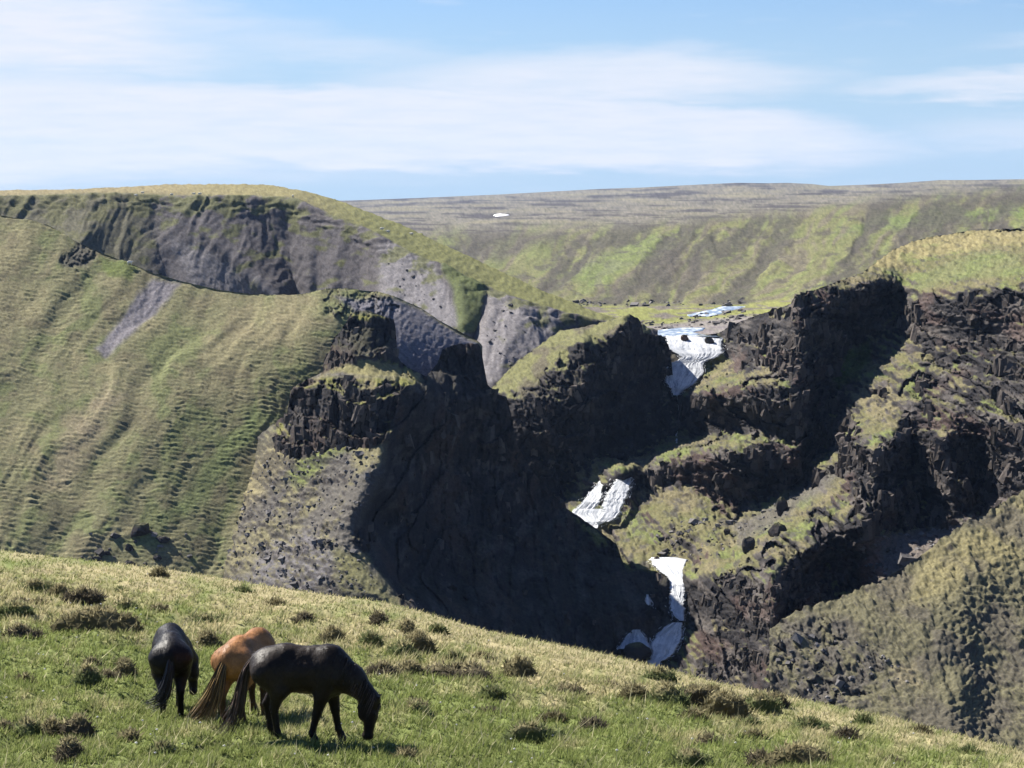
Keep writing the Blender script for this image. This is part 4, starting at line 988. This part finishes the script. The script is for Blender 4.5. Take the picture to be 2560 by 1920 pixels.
def horse_sdf(bend, hind, fore, headdown=0.0):
    """bend: sideways swing of neck and head; hind/fore: hoof x for (left, right)"""
    def f(P):
        ws = lambda s: np.array([1, 1, 1])
        S = ellipsoid(P, (0.58, 0, 0.955), (0.54, 0.270, 0.300))
        S = smin(S, ellipsoid(P, (0.20, 0, 1.00), (0.35, 0.262, 0.285), 0.16), 0.12)
        S = smin(S, ellipsoid(P, (0.96, 0, 0.95), (0.25, 0.235, 0.34)), 0.12)
        S = smin(S, round_cone(P, (0.92, 0, 1.21), (0.35, 0, 1.17), 0.105, 0.11), 0.12)
        S = smin(S, round_cone(P, (0.35, 0, 1.20), (0.02, 0, 1.10), 0.13, 0.12), 0.10)
        for sgn, hx in ((1, hind[0]), (-1, hind[1])):
            y = 0.135*sgn
            S = smin(S, round_cone(P, (0.12, y, 0.98), (0.24+0.3*hx, y*1.15, 0.74), 0.21, 0.135), 0.08)
            S = smin(S, round_cone(P, (0.22+0.3*hx, y*1.15, 0.74), (0.02+hx, y, 0.47), 0.125, 0.062), 0.06)
            S = smin(S, round_cone(P, (0.015+hx, y, 0.47), (0.06+hx, y, 0.14), 0.056, 0.042), 0.03)
            S = smin(S, round_cone(P, (0.06+hx, y, 0.14), (0.10+hx, y, 0.06), 0.046, 0.045), 0.03)
            S = smin(S, round_cone(P, (0.10+hx, y, 0.05), (0.115+hx, y, 0.0), 0.052, 0.062), 0.015)
        for sgn, hx in ((1, fore[0]), (-1, fore[1])):
            y = 0.125*sgn
            S = smin(S, round_cone(P, (0.98, y, 0.90), (0.93+0.3*(hx-0.95), y, 0.66), 0.16, 0.105), 0.08)
            kx = 0.94+0.65*(hx-0.95)
            S = smin(S, round_cone(P, (0.93+0.3*(hx-0.95), y, 0.66), (kx, y, 0.40), 0.10, 0.062), 0.05)
            S = smin(S, round_cone(P, (kx, y, 0.40), (hx, y, 0.13), 0.056, 0.042), 0.03)
            S = smin(S, round_cone(P, (hx, y, 0.13), (hx+0.035, y, 0.06), 0.046, 0.045), 0.03)
            S = smin(S, round_cone(P, (hx+0.035, y, 0.05), (hx+0.05, y, 0.0), 0.052, 0.060), 0.015)
        b1, b2, b3 = bend
        S = smin(S, round_cone(P, (0.98, 0, 1.06), (1.24, b1, 0.86), 0.235, 0.185), 0.10)
        S = smin(S, round_cone(P, (1.24, b1, 0.86), (1.50, b2, 0.60), 0.185, 0.125), 0.08)
        S = smin(S, round_cone(P, (1.51, b2, 0.56), (1.505, b3, 0.36), 0.115, 0.092), 0.05)
        S = smin(S, round_cone(P, (1.505, b3, 0.36), (1.47, b3, 0.10), 0.088, 0.064), 0.05)
        S = smin(S, round_cone(P, (1.43, (b2+b3)/2, 0.47), (1.42, b3, 0.37), 0.105, 0.085), 0.05)     # jowl
        S = smin(S, round_cone(P, (1.44, b3, 0.08), (1.49, b3, 0.075), 0.055, 0.052), 0.03)      # muzzle
        for s in (1, -1):
            S = smin(S, round_cone(P, (1.585, b2+0.055*s, 0.60), (1.665, b2+0.085*s, 0.645), 0.030, 0.007), 0.015)
            S = smin(S, round_cone(P, (1.555, b3+0.075*s, 0.42), (1.57, b3+0.07*s, 0.39), 0.028, 0.02), 0.03)
        return S
    return f
def hair_mat(name, rough):
    mt = bpy.data.materials.new(name); mt.use_nodes = True
    new, link, val, m = node_graph(mt.node_tree)
    out = new('ShaderNodeOutputMaterial'); b = new('ShaderNodeBsdfPrincipled'); link(b.outputs[0], out.inputs[0])
    a = new('ShaderNodeAttribute'); a.attribute_name = 'Col'
    tc = new('ShaderNodeTexCoord'); nz = new('ShaderNodeTexNoise'); nz.inputs['Scale'].default_value = 60; nz.inputs['Detail'].default_value = 4
    mp = new('ShaderNodeMapping'); mp.inputs['Scale'].default_value = (1, 1, 0.25); link(tc.outputs['Object'], mp.inputs[0]); link(mp.outputs[0], nz.inputs[0])
    v = new('ShaderNodeVectorMath', operation='SCALE'); link(a.outputs[0], v.inputs[0]); link(m('ADD', 0.6, m('MULTIPLY', nz.outputs[0], 0.8)), v.inputs['Scale'])
    link(v.outputs[0], b.inputs['Base Color']); b.inputs['Roughness'].default_value = rough; b.inputs['Specular IOR Level'].default_value = 0.14
    bp = new('ShaderNodeBump'); bp.inputs['Strength'].default_value = 0.25; bp.inputs['Distance'].default_value = 0.01; link(nz.outputs[0], bp.inputs['Height']); link(bp.outputs[0], b.inputs['Normal'])
    return mt
M_COAT = hair_mat('horse_coat', 0.5); M_HAIR = hair_mat('horse_hair', 0.5)
def strands(name, guides, n, spread, wid, cols, parent, seed, taper=0.55):
    """hair as many thin tapering strips following blended guide curves"""
    r = np.random.default_rng(seed); G = [np.array(g, float) for g in guides]; k = 11
    def samp(g):
        s = np.r_[0, np.cumsum(np.linalg.norm(np.diff(g, axis=0), axis=1))]; t = np.linspace(0, s[-1], k)
        c = np.stack([np.interp(t, s, g[:, i]) for i in range(3)], 1)
        for _ in range(2): c[1:-1] = (c[:-2]+2*c[1:-1]+c[2:])/4
        return c
    G = [samp(g) for g in G]; V = []; Fc = []; C = []
    for i in range(n):
        w = r.random()*(len(G)-1); a = int(w); f = w-a
        c = (G[a]*(1-f)+G[min(a+1, len(G)-1)]*f).copy(); t = np.linspace(0, 1, k)
        off = r.normal(0, 1, 3); off2 = r.normal(0, 1, 3)
        amp = spread*(0.25+0.9*np.sin(np.clip(t*1.15, 0, 1)*math.pi*0.62))
        c += off[None]*amp[:, None]*0.6+off2[None]*(amp*t)[:, None]*0.45
        ln = r.uniform(taper, 1.0); c = c[0]+(np.array([np.interp(t*ln, t, c[:, j]) for j in range(3)]).T-c[0])
        d = np.gradient(c, axis=0); sd = np.cross(d, r.normal(size=3)); sd /= np.linalg.norm(sd, axis=1)[:, None]+1e-9
        ww = wid*(1-0.85*t**1.5)*r.uniform(0.6, 1.3)
        o = len(V); V += list(c-sd*ww[:, None])+list(c+sd*ww[:, None])
        Fc += [(o+j, o+j+1, o+k+j+1, o+k+j) for j in range(k-1)]
        m = r.random(); m = m*m
        cc = np.array(cols[0])*(1-m)+np.array(cols[1])*m; C += [cc]*(2*k)
    ob = mesh_obj(name, np.array(V), Fc, M_HAIR, np.array(C), True, parent)
    return ob
def eye_part(parent, p):
    u = np.linspace(0, 2*math.pi, 8, endpoint=False); V = []; Fc = []
    for a in np.linspace(0.3, math.pi-0.3, 5):
        for b in u: V.append((p[0]+0.016*math.sin(a)*math.cos(b), p[1]+0.016*math.sin(a)*math.sin(b), p[2]+0.016*math.cos(a)))
    for i in range(4):
        for j in range(8): Fc.append((i*8+j, i*8+(j+1) % 8, (i+1)*8+(j+1) % 8, (i+1)*8+j))
    mesh_obj('eye', np.array(V), Fc, M_COAT, np.full((len(V), 3), 0.012), True, parent)
def make_horse(label, px, py, heading, coat, legs, hair, bend, hind, fore, tail, seed, scale=1.0, ysquash=1.0):
    p = mpoint(px, py)
    e = bpy.data.objects.new('horse', None); COL.objects.link(e); e.location = (p[0], p[1], p[2]+0.03); e.rotation_euler = (0, 0, heading); e.scale = (scale,)*3
    e['label'] = label; e['category'] = 'horse'; e['group'] = 'horses grazing on the foreground meadow'
    V, Fc = surface_net(horse_sdf(bend, hind, fore), (-0.32, -0.62, -0.08), (1.78, 0.62, 1.40), 0.0165)
    V -= np.array([0.55, 0, 0])
    zz = V[:, 2]
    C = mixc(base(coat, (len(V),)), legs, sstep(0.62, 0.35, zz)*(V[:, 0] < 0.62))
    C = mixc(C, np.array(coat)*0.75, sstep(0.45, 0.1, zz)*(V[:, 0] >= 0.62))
    C = mixc(C, (0.03, 0.025, 0.022), sstep(0.06, 0.04, zz))
    C = C*(1+0.4*fbm(V[:, 0]*4, V[:, 1]*4, V[:, 2]*4, 4))[:, None]
    nn = V-np.array([0.05, 0, 0.95]); nn /= np.linalg.norm(nn, axis=1)[:, None]
    V += nn*(0.012*fbm(V[:, 0]*5, V[:, 1]*5, V[:, 2]*5+.5, 3)*sstep(0.3, 0.6, zz))[:, None]
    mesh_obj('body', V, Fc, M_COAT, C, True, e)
    r = np.random.default_rng(seed+77); tri = V[Fc]; fn = np.cross(tri[:, 2]-tri[:, 0], tri[:, 3]-tri[:, 1]); ar = np.linalg.norm(fn, axis=1); fn /= ar[:, None]+1e-9
    q = r.choice(len(Fc), 9000, p=ar/ar.sum()); B = tri[q].mean(1)+r.normal(0, 0.006, (9000, 3)); N = fn[q]
    if ((B-V.mean(0))*N).sum(1).mean() < 0: N = -N
    d = np.array([-0.6, 0, -0.8])+r.normal(0, 0.35, (9000, 3)); d -= N*(d*N).sum(1)[:, None]; d /= np.linalg.norm(d, axis=1)[:, None]+1e-6; d = d+N*0.22
    sd = np.cross(d, N); ln = r.uniform(0.02, 0.045, (9000, 1)); B = B+N*0.001
    T = np.stack([B-sd*0.0035, B+sd*0.0035, B+d*ln], 1).reshape(-1, 3)
    hc = np.repeat(C[Fc[q, 0]]*r.uniform(0.6, 1.5, (9000, 1)), 3, 0)
    mesh_obj('coat_hair', T, np.arange(27000).reshape(-1, 3), M_HAIR, hc, False, e)
    b1, b2, b3 = bend; o = np.array([0.55, 0, 0])
    strands('tail', [np.array(g)-o for g in tail], 420, 0.05, 0.007, hair, e, seed)
    mg = []
    for t in np.linspace(0, 1, 7):
        c = np.array([lerp(0.95, 1.56, t), lerp(0, b2, t**1.5), 1.30-0.66*t+0.10*math.sin(t*math.pi)]); s = 1 if seed % 2 else -1
        mg.append([c+np.array([0.0, 0, -0.03])-o, c+np.array([0.03, s*0.08, 0.01])-o, c+np.array([-0.03, s*0.18, -0.13])-o, c+np.array([-0.09, s*0.22, -0.28])-o])
    strands('mane', mg, 300, 0.035, 0.006, hair, e, seed+5)
    c = np.array([1.60, b2, 0.58])
    strands('forelock', [[c-o, c+np.array([0.03, y, -0.08])-o, c+np.array([0.0, y*1.5+(b3-b2), -0.20])-o] for y in (-0.05, 0.0, 0.05)], 60, 0.015, 0.005, hair, e, seed+9)
    for s in (1, -1): eye_part(e, (1.57-0.55, b3+0.088*s, 0.405))
    return e
BLK = (0.018, 0.015, 0.015)
make_horse('black horse grazing side-on with its long brown-tipped tail reaching the grass', 752, 1858, math.radians(-4), (0.020, 0.0145, 0.012), (0.012, 0.0095, 0.0085),
    ((0.030, 0.025, 0.024), (0.16, 0.11, 0.09)), (0, 0, -0.01), (0.04, 0.19), (1.04, 0.72),
    [[(-0.06, 0.02, 1.17), (-0.20, 0.03, 1.06), (-0.27, 0.05, 0.80), (-0.36, 0.04, 0.45), (-0.58, 0.0, 0.12), (-0.70, -0.02, 0.03)],
     [(-0.06, -0.02, 1.15), (-0.19, -0.03, 1.02), (-0.23, -0.06, 0.75), (-0.26, -0.08, 0.40), (-0.36, -0.10, 0.10), (-0.42, -0.10, 0.03)]], 2, 1.09)
make_horse('black horse facing away with its head lowered beside its right legs', 427, 1772, math.radians(101), (0.012, 0.0105, 0.0115), (0.008, 0.007, 0.007),
    ((0.022, 0.020, 0.022), (0.07, 0.07, 0.085)), (-0.15, -0.33, -0.36), (0.02, 0.06), (0.98, 0.90),
    [[(-0.02, 0.0, 1.16), (-0.14, 0.02, 1.02), (-0.18, 0.06, 0.72), (-0.16, 0.16, 0.46), (-0.12, 0.36, 0.34), (-0.10, 0.44, 0.44)],
     [(-0.02, 0.0, 1.15), (-0.13, 0.0, 1.00), (-0.17, 0.02, 0.70), (-0.15, 0.08, 0.40), (-0.12, 0.22, 0.24), (-0.10, 0.38, 0.20)]], 3, 1.06)
make_horse('chestnut horse with dark swept tail standing behind the side-on black horse', 618, 1795, math.radians(70), (0.27, 0.130, 0.052), (0.06, 0.035, 0.022),
    ((0.035, 0.028, 0.022), (0.42, 0.27, 0.11)), (0.05, 0.08, 0.08), (0.0, 0.10), (0.98, 0.86),
    [[(-0.02, 0.02, 1.16), (-0.15, 0.06, 1.02), (-0.24, 0.12, 0.74), (-0.40, 0.26, 0.44), (-0.62, 0.42, 0.18), (-0.78, 0.52, 0.08)],
     [(-0.04, -0.02, 1.14), (-0.16, 0.0, 0.98), (-0.22, 0.02, 0.70), (-0.30, 0.06, 0.36), (-0.40, 0.12, 0.12), (-0.46, 0.16, 0.05)]], 5, 1.04)

# ------------------------------------------------------------------ sheep
def sheep_mesh():
    def f(P):
        S = ellipsoid(P, (0, 0, 0.58), (0.50, 0.26, 0.28))
        S = smin(S, round_cone(P, (0.42, 0, 0.66), (0.62, 0, 0.70), 0.15, 0.11), 0.06)
        S = smin(S, round_cone(P, (0.62, 0, 0.74), (0.80, 0, 0.64), 0.09, 0.06), 0.03)
        for x in (-0.32, 0.32):
            for y in (-0.14, 0.14): S = smin(S, round_cone(P, (x, y, 0.42), (x, y, 0.0), 0.06, 0.04), 0.03)
        for y in (-1, 1): S = smin(S, round_cone(P, (0.62, 0.08*y, 0.78), (0.60, 0.17*y, 0.78), 0.03, 0.02), 0.02)
        return S
    return surface_net(f, (-0.65, -0.42, -0.08), (0.98, 0.42, 1.0), 0.045)
SV, SF = sheep_mesh()
sc_cols = mixc(base((0.62, 0.58, 0.50), (len(SV),)), (0.30, 0.27, 0.24), (SV[:, 0] > 0.6)*0.6+(SV[:, 2] < 0.25)*0.5)
SHEEP = [(RIDGE, 325, 662, 'white sheep standing on the crest of the grassy ridge', 1.2, 20),
         (BOWL, 342, 500, 'pale sheep below the turf lip of the bowl hill, apart from the others', 1.2, 160),
         (BOWL, 358, 485, 'pale sheep at the turf lip above the lone sheep', 1.2, 0),
         (BOWL, 431, 490, 'pale sheep at the head of the bright green gully strip', 1.2, 40),
         (BOWL, 485, 491, 'pale sheep of a close pair under the turf lip', 1.2, 190), (BOWL, 501, 494, 'pale sheep of a close pair under the turf lip', 1.2, 10),
         (BOWL, 732, 497, 'pale sheep where the turf lip bends down the hill shoulder', 1.2, 90),
         (BOWL, 953, 577, 'pale sheep of a pair at the edge of the grey scree', 1.3, 20), (BOWL, 970, 584, 'pale sheep of a pair at the edge of the grey scree', 1.3, 200),
         (BOWL, 1030, 590, 'pale sheep alone on the grass above the grey scree edge', 1.3, 170)]
sh_me = None
for L, px, py, lab, s, rot in SHEEP:
    if sh_me is None:
        o = mesh_obj('sheep', SV, SF, M_SLOPE, sc_cols); sh_me = o.data
    else:
        o = bpy.data.objects.new('sheep', sh_me); COL.objects.link(o)
    p = at(L, px, py); o.location = (p[0], p[1]-0.6, p[2]-0.05); o.rotation_euler = (0, 0, math.radians(rot)); o.scale = (s,)*3
    o['label'] = lab; o['category'] = 'sheep'; o['group'] = 'sheep on the hillsides'

# ------------------------------------------------------------------ boulders and snow
def boulder(label, L, px, py, w, h, box=0.0, seed=0, col=(0.045, 0.04, 0.04), sink=0.25, dz=0.0, dep=None, mat=None, D=None):
    p = at(L, px, py) if D is None else unproj(np.array([float(px)]), np.array([float(py)]), D)[0]
    m = p[1]/F; rx, rz = w*m/2, h*m*0.62; ry = dep or rx*0.8
    nu, nv = 14, 9; V = []; r = np.random.default_rng(seed+50)
    planes = r.normal(size=(11, 3)); planes /= np.linalg.norm(planes, axis=1)[:, None]; cut = r.uniform(0.62, 0.92, 11)
    for i in range(nv):
        a = math.pi*i/(nv-1)
        for j in range(nu):
            b = 2*math.pi*j/nu; d = np.array([math.sin(a)*math.cos(b), math.sin(a)*math.sin(b), math.cos(a)])
            if box: d = d/np.max(np.abs(d))**box; 
            for pl, c in zip(planes, cut):
                q = d@pl
                if q > c and not box > 0.9: d = d-pl*(q-c)
            V.append(d*np.array([rx, ry, rz])*(1+0.05*r.normal()))
    V = np.array(V); Fc = [(i*nu+j, (i+1)*nu+j, (i+1)*nu+(j+1) % nu, i*nu+(j+1) % nu) for i in range(nv-1) for j in range(nu)]
    C = mixc(base(col, (len(V),)), (0.11, 0.11, 0.05), (V[:, 2] > rz*0.72)*0.6)
    o = mesh_obj('boulder', V, Fc, mat or M_ROCK, C, False); o.location = (p[0], p[1]-ry*0.2, p[2]+rz*(1-2*sink)*0.8+dz)
    o['label'] = label; o['category'] = 'boulder'; o['group'] = 'boulders'
    return o
boulder('large square-sided dark boulder at the foot of the left slope', RIDGE, 351, 1338, 46, 30, 0.8, 1, sink=0.1)
boulder('dark boulder just downhill of the square-sided boulder', RIDGE, 322, 1372, 24, 20, 0, 2)
boulder('low dark boulder leaning uphill beside a paler stone', RIDGE, 408, 1352, 36, 18, 0, 3)
boulder('dark slab tilted on the slope at the foot of the fan of scree', CASTLE, 424, 1390, 36, 18, 0, 4)
boulder('small dark boulder next to the tilted slab', RIDGE, 395, 1397, 24, 14, 0, 5)
boulder('small round dark boulder close to the meadow brow', RIDGE, 325, 1412, 26, 16, 0, 6)
boulder('dark stone downhill of the round boulder', RIDGE, 268, 1383, 20, 13, 0, 7)
boulder('dark stone half sunk in the left slope', RIDGE, 243, 1398, 26, 14, 0, 8)
boulder('big dark boulder on the grass strip above the columned cliff', WALL, 1872, 1378, 36, 44, 0, 9, sink=0.15)
boulder('dark upright boulder on the crest behind the big one', WALL, 1945, 1338, 50, 40, 0, 10, sink=0.2)
boulder('dark boulder at the top of the narrow grass strip', WALL, 1956, 1284, 34, 46, 0, 11, sink=0.2)
boulder('small dark boulder resting on the grey scree below the cliff', WALL, 1817, 1340, 18, 20, 0, 12)
boulder('brown rock splitting the topmost waterfall', WALL, 1712, 850, 22, 18, 0, 13, (0.10, 0.065, 0.05), D=558)
boulder('dark rock standing in the topmost waterfall near its mossy bank', WALL, 1772, 860, 26, 22, 0, 14, (0.05, 0.045, 0.042), D=556)
boulder('brown rock at the left lip of the narrow chute waterfall', WALL, 1640, 1414, 18, 18, 0, 15, (0.10, 0.08, 0.07), dz=0.6)
boulder('dark rock between the two strands of the twin waterfall', WALL, 1510, 1238, 16, 28, 0, 16, D=466)
boulder('dark rock at the left edge of the topmost waterfall', WALL, 1684, 880, 26, 28, 0, 18, (0.03, 0.028, 0.028), dz=0.3)
boulder('dark wet rock in the shaded fan of water at the canyon bottom', WALL, 1590, 1642, 80, 44, 0, 17, (0.03, 0.028, 0.028), D=370)
def snow():
    M = bpy.data.materials.new('old_snow'); M.use_nodes = True
    new, link, val, m = node_graph(M.node_tree); out = new('ShaderNodeOutputMaterial'); b = new('ShaderNodeBsdfPrincipled'); link(b.outputs[0], out.inputs[0])
    nz = new('ShaderNodeTexNoise'); nz.inputs['Scale'].default_value = 0.4; cr = new('ShaderNodeValToRGB'); link(nz.outputs[0], cr.inputs[0]); link(cr.outputs[0], b.inputs['Base Color'])
    cr.color_ramp.elements[0].color = (0.7, 0.7, 0.72, 1); cr.color_ramp.elements[1].color = (0.88, 0.88, 0.9, 1); b.inputs['Roughness'].default_value = 0.7
    p = at(FAR, 1252, 538); u = np.linspace(0, 2*math.pi, 40, endpoint=False); V = []; Fc = []
    w = 19*p[1]/F
    for i, s in enumerate(np.linspace(1, 0.02, 8)):
        for a in u:
            k = 1+0.2*math.sin(3*a+1)+0.14*math.sin(5*a); V.append((w*s*k*math.cos(a), 60*s*k*math.sin(a), 2.4*(1-s**4)+0.3*math.sin(a)))
    for i in range(7):
        for j in range(40): Fc.append((i*40+j, i*40+(j+1) % 40, (i+1)*40+(j+1) % 40, (i+1)*40+j))
    o = mesh_obj('snow_patch', np.array(V), Fc, M); o.location = p+np.array([0, -20, -0.6]); o['label'] = 'small bright white snow patch on the far moor'; o['category'] = 'snow'
snow()

def scree_stones():
    V = []; Fc = []; C = []
    cube = np.array([(x, y, z) for z in (-1, 1) for y in (-1, 1) for x in (-1, 1)], float); qf = [(0,1,3,2),(4,6,7,5),(0,4,5,1),(2,3,7,6),(0,2,6,4),(1,5,7,3)]
    jobs = [(CASTLE, [(560,1200),(700,1120),(950,1120),(950,1200),(860,1340),(900,1400),(960,1480),(560,1480),(520,1420)], 620, 0.32), (WALL, [(1640,1300),(1860,1300),(2050,1200),(1960,1300),(1800,1400),(1640,1400)], 200, 0.45),
            (WALL, [(2150,1345),(2330,1325),(2450,1290),(2300,1390),(2160,1470)], 130, 0.45), (RIDGE, [(200,1330),(480,1330),(480,1420),(200,1400)], 40, 0.5), (SPUR, [(1940,1600),(2150,1600),(2300,1700),(2100,1760),(1950,1780)], 120, 0.4),
            (BOWL, [(960,640),(1090,700),(1150,840),(1000,780)], 50, 0.3), (BOWL, [(1230,760),(1380,800),(1260,940),(1210,900)], 50, 0.3), (FAR, [(1560,808),(1860,772),(1900,790),(1760,820),(1620,826)], 130, 0.7), (FAR, [(1300,752),(1860,748),(1860,764),(1300,770)], 90, 1.0)]
    for L, poly, n, sz in jobs:
        pl = np.array(poly, float); lo, hi = pl.min(0), pl.max(0); k = 0
        while k < n:
            p = lo+(hi-lo)*rng.random(2)
            if poly_mask(np.array([p[0]]), np.array([p[1]]), pl, 1, 0)[0] < 0.5: k += 0.2; continue
            k += 1; s = sz*rng.lognormal(-0.3, 0.55); q = at(L, *p); m = rng.normal(size=(3, 3)); u, _, v = np.linalg.svd(m); R = u@v
            b = (cube*(1+0.3*rng.normal(size=cube.shape)))@R.T*s*np.array([1, 1, 0.7])*0.6
            o = len(V); V += list(b+q+np.array([0, -0.2*s, 0.15*s])); Fc += [tuple(np.array(f)+o) for f in qf]
            g = rng.uniform(0.05, 0.17); C += [(g, g*0.94, g*0.92)]*8
    o = mesh_obj('scree_stones', np.array(V), Fc, M_ROCK, np.array(C), False); o['kind'] = 'stuff'; o['label'] = 'loose grey stones strewn over the scree slopes'
scree_stones()

def basalt_columns():
    def place(L, n, poly_keep, size, hmax, seed, name, label, nzmax=0.72):
        r = np.random.default_rng(seed); nrm = blur(grid_normals(blur(L.P, 3)), 2); nr, nc = L.px.shape
        V = []; Fc = []; C = []; k = 0; tries = 0
        while k < n and tries < n*30:
            tries += 1; i = r.integers(3, nr-3); j = r.integers(3, nc-3)
            if L.py[i, j]-L.py[i-2, j] < 1 or L.py[i+2, j]-L.py[i, j] < 1: continue
            px, py = L.px[i, j], L.py[i, j]
            if L is WALL and ((1640 < px < 1728 and 1380 < py < 1680) or (1630 < px < 1822 and 830 < py < 992) or (1420 < px < 1592 and 1150 < py < 1330)): continue
            if nrm[i, j, 2] > nzmax or perlin(np.array([px/60.0]), np.array([py/38.0]), np.array([seed+.5]))[0] < 0.02: continue
            if poly_keep and not any(poly_mask(np.array([px]), np.array([py]), pl, 1, 0)[0] > 0.5 for pl in poly_keep): continue
            k += 1; p = L.P[i, j]; w = min(size*1.25, size*r.lognormal(-0.2, 0.45)); h = min(hmax, w*r.uniform(0.7, 2.3)); m = int(r.integers(4, 7))
            a = np.sort(r.uniform(0, 2*math.pi, m)+np.linspace(0, 2*math.pi, m, endpoint=False)*2)%(2*math.pi); a = np.sort(a) if (np.diff(np.sort(a)) > 0.4).all() else np.linspace(0, 2*math.pi, m, endpoint=False)+r.random()
            tip = r.normal(0, 0.16, 2); o = len(V)
            for zz, sc_ in ((-0.55*h, 1.08), (0.45*h, 0.92)):
                for q in a: V.append(p+np.array([math.cos(q)*w*0.5*sc_*r.uniform(0.75, 1.25)+tip[0]*zz, math.sin(q)*w*0.5*sc_*r.uniform(0.75, 1.25)+0.26*w+tip[1]*zz, zz*0.8+r.normal(0, 0.16)*w]))
            for q in range(m): Fc.append((o+q, o+(q+1) % m, o+m+(q+1) % m, o+m+q))
            Fc.append(tuple(o+m+q for q in range(m)))
            g = r.uniform(0.022, 0.085)
            C += [(g*1.14, g*0.97, g*0.86)]*(2*m)
        ob = mesh_obj(name, np.array(V), Fc, M_ROCK, np.array(C), False); ob['kind'] = 'stuff'; ob['label'] = label
    place(WALL, 1400, [[(1700,960),(1790,900),(1830,810),(1985,745),(2250,720),(2720,720),(2720,1100),(2560,1250),(2330,1330),(2180,1350),(2100,1190),(1850,1290),(1600,1200),(1690,1120)]], 1.8, 5.0, 11, 'basalt_columns', 'dark fractured basalt columns and blocks studding the right canyon wall')
    place(WALL, 420, [[(1715,1430),(1930,1420),(2150,1480),(1960,1540),(1960,1780),(1700,1740)]], 1.0, 4.0, 15, 'basalt_columns', 'dark upright basalt columns of the cliff beside the narrow chute', 0.8)
    place(CASTLE, 320, [[(684,1055),(727,970),(780,940),(960,945),(1010,960),(965,1100),(930,1125),(830,1125),(750,1150),(690,1120)], [(805,935),(812,880),(870,780),(990,785),(1005,915),(900,890),(850,925)]], 1.5, 4.5, 12, 'basalt_columns', 'dark fractured basalt columns of the castle-like crag', 0.85)
    place(CASTLE, 170, [[(1030,960),(1110,880),(1290,1010),(1420,1280),(1540,1370),(1700,1440),(1700,1560),(1400,1680),(1050,1600),(970,1440),(890,1340),(960,1200)]], 1.5, 5.0, 13, 'basalt_columns', 'shaded basalt ribs on the cliff below the castle-like crag', 0.85)
    place(PROM, 240, None, 1.7, 5.0, 14, 'basalt_columns', 'dark basalt blocks on the promontory beside the topmost falls')
basalt_columns()

# ================================================================== the air between the hills
def haze():
    x, y0, y1, z0, z1 = 9000, -200, 6200, -176, 130
    V = [(sx*x, y, z) for z in (z0, z1) for y in (y0, y1) for sx in (-1, 1)]
    o = mesh_obj('haze', V, [(0,2,3,1),(4,5,7,6),(0,1,5,4),(2,6,7,3),(0,4,6,2),(1,3,7,5)], None, None, False)
    mt = bpy.data.materials.new('haze_air'); mt.use_nodes = True
    new, link, val, m = node_graph(mt.node_tree); out = new('ShaderNodeOutputMaterial'); v = new('ShaderNodeVolumePrincipled')
    v.inputs['Color'].default_value = (0.42, 0.62, 1.0, 1); v.inputs['Density'].default_value = 0.000026; v.inputs['Anisotropy'].default_value = 0.2
    link(v.outputs[0], out.inputs['Volume']); o.data.materials.append(mt); o['kind'] = 'stuff'
haze()
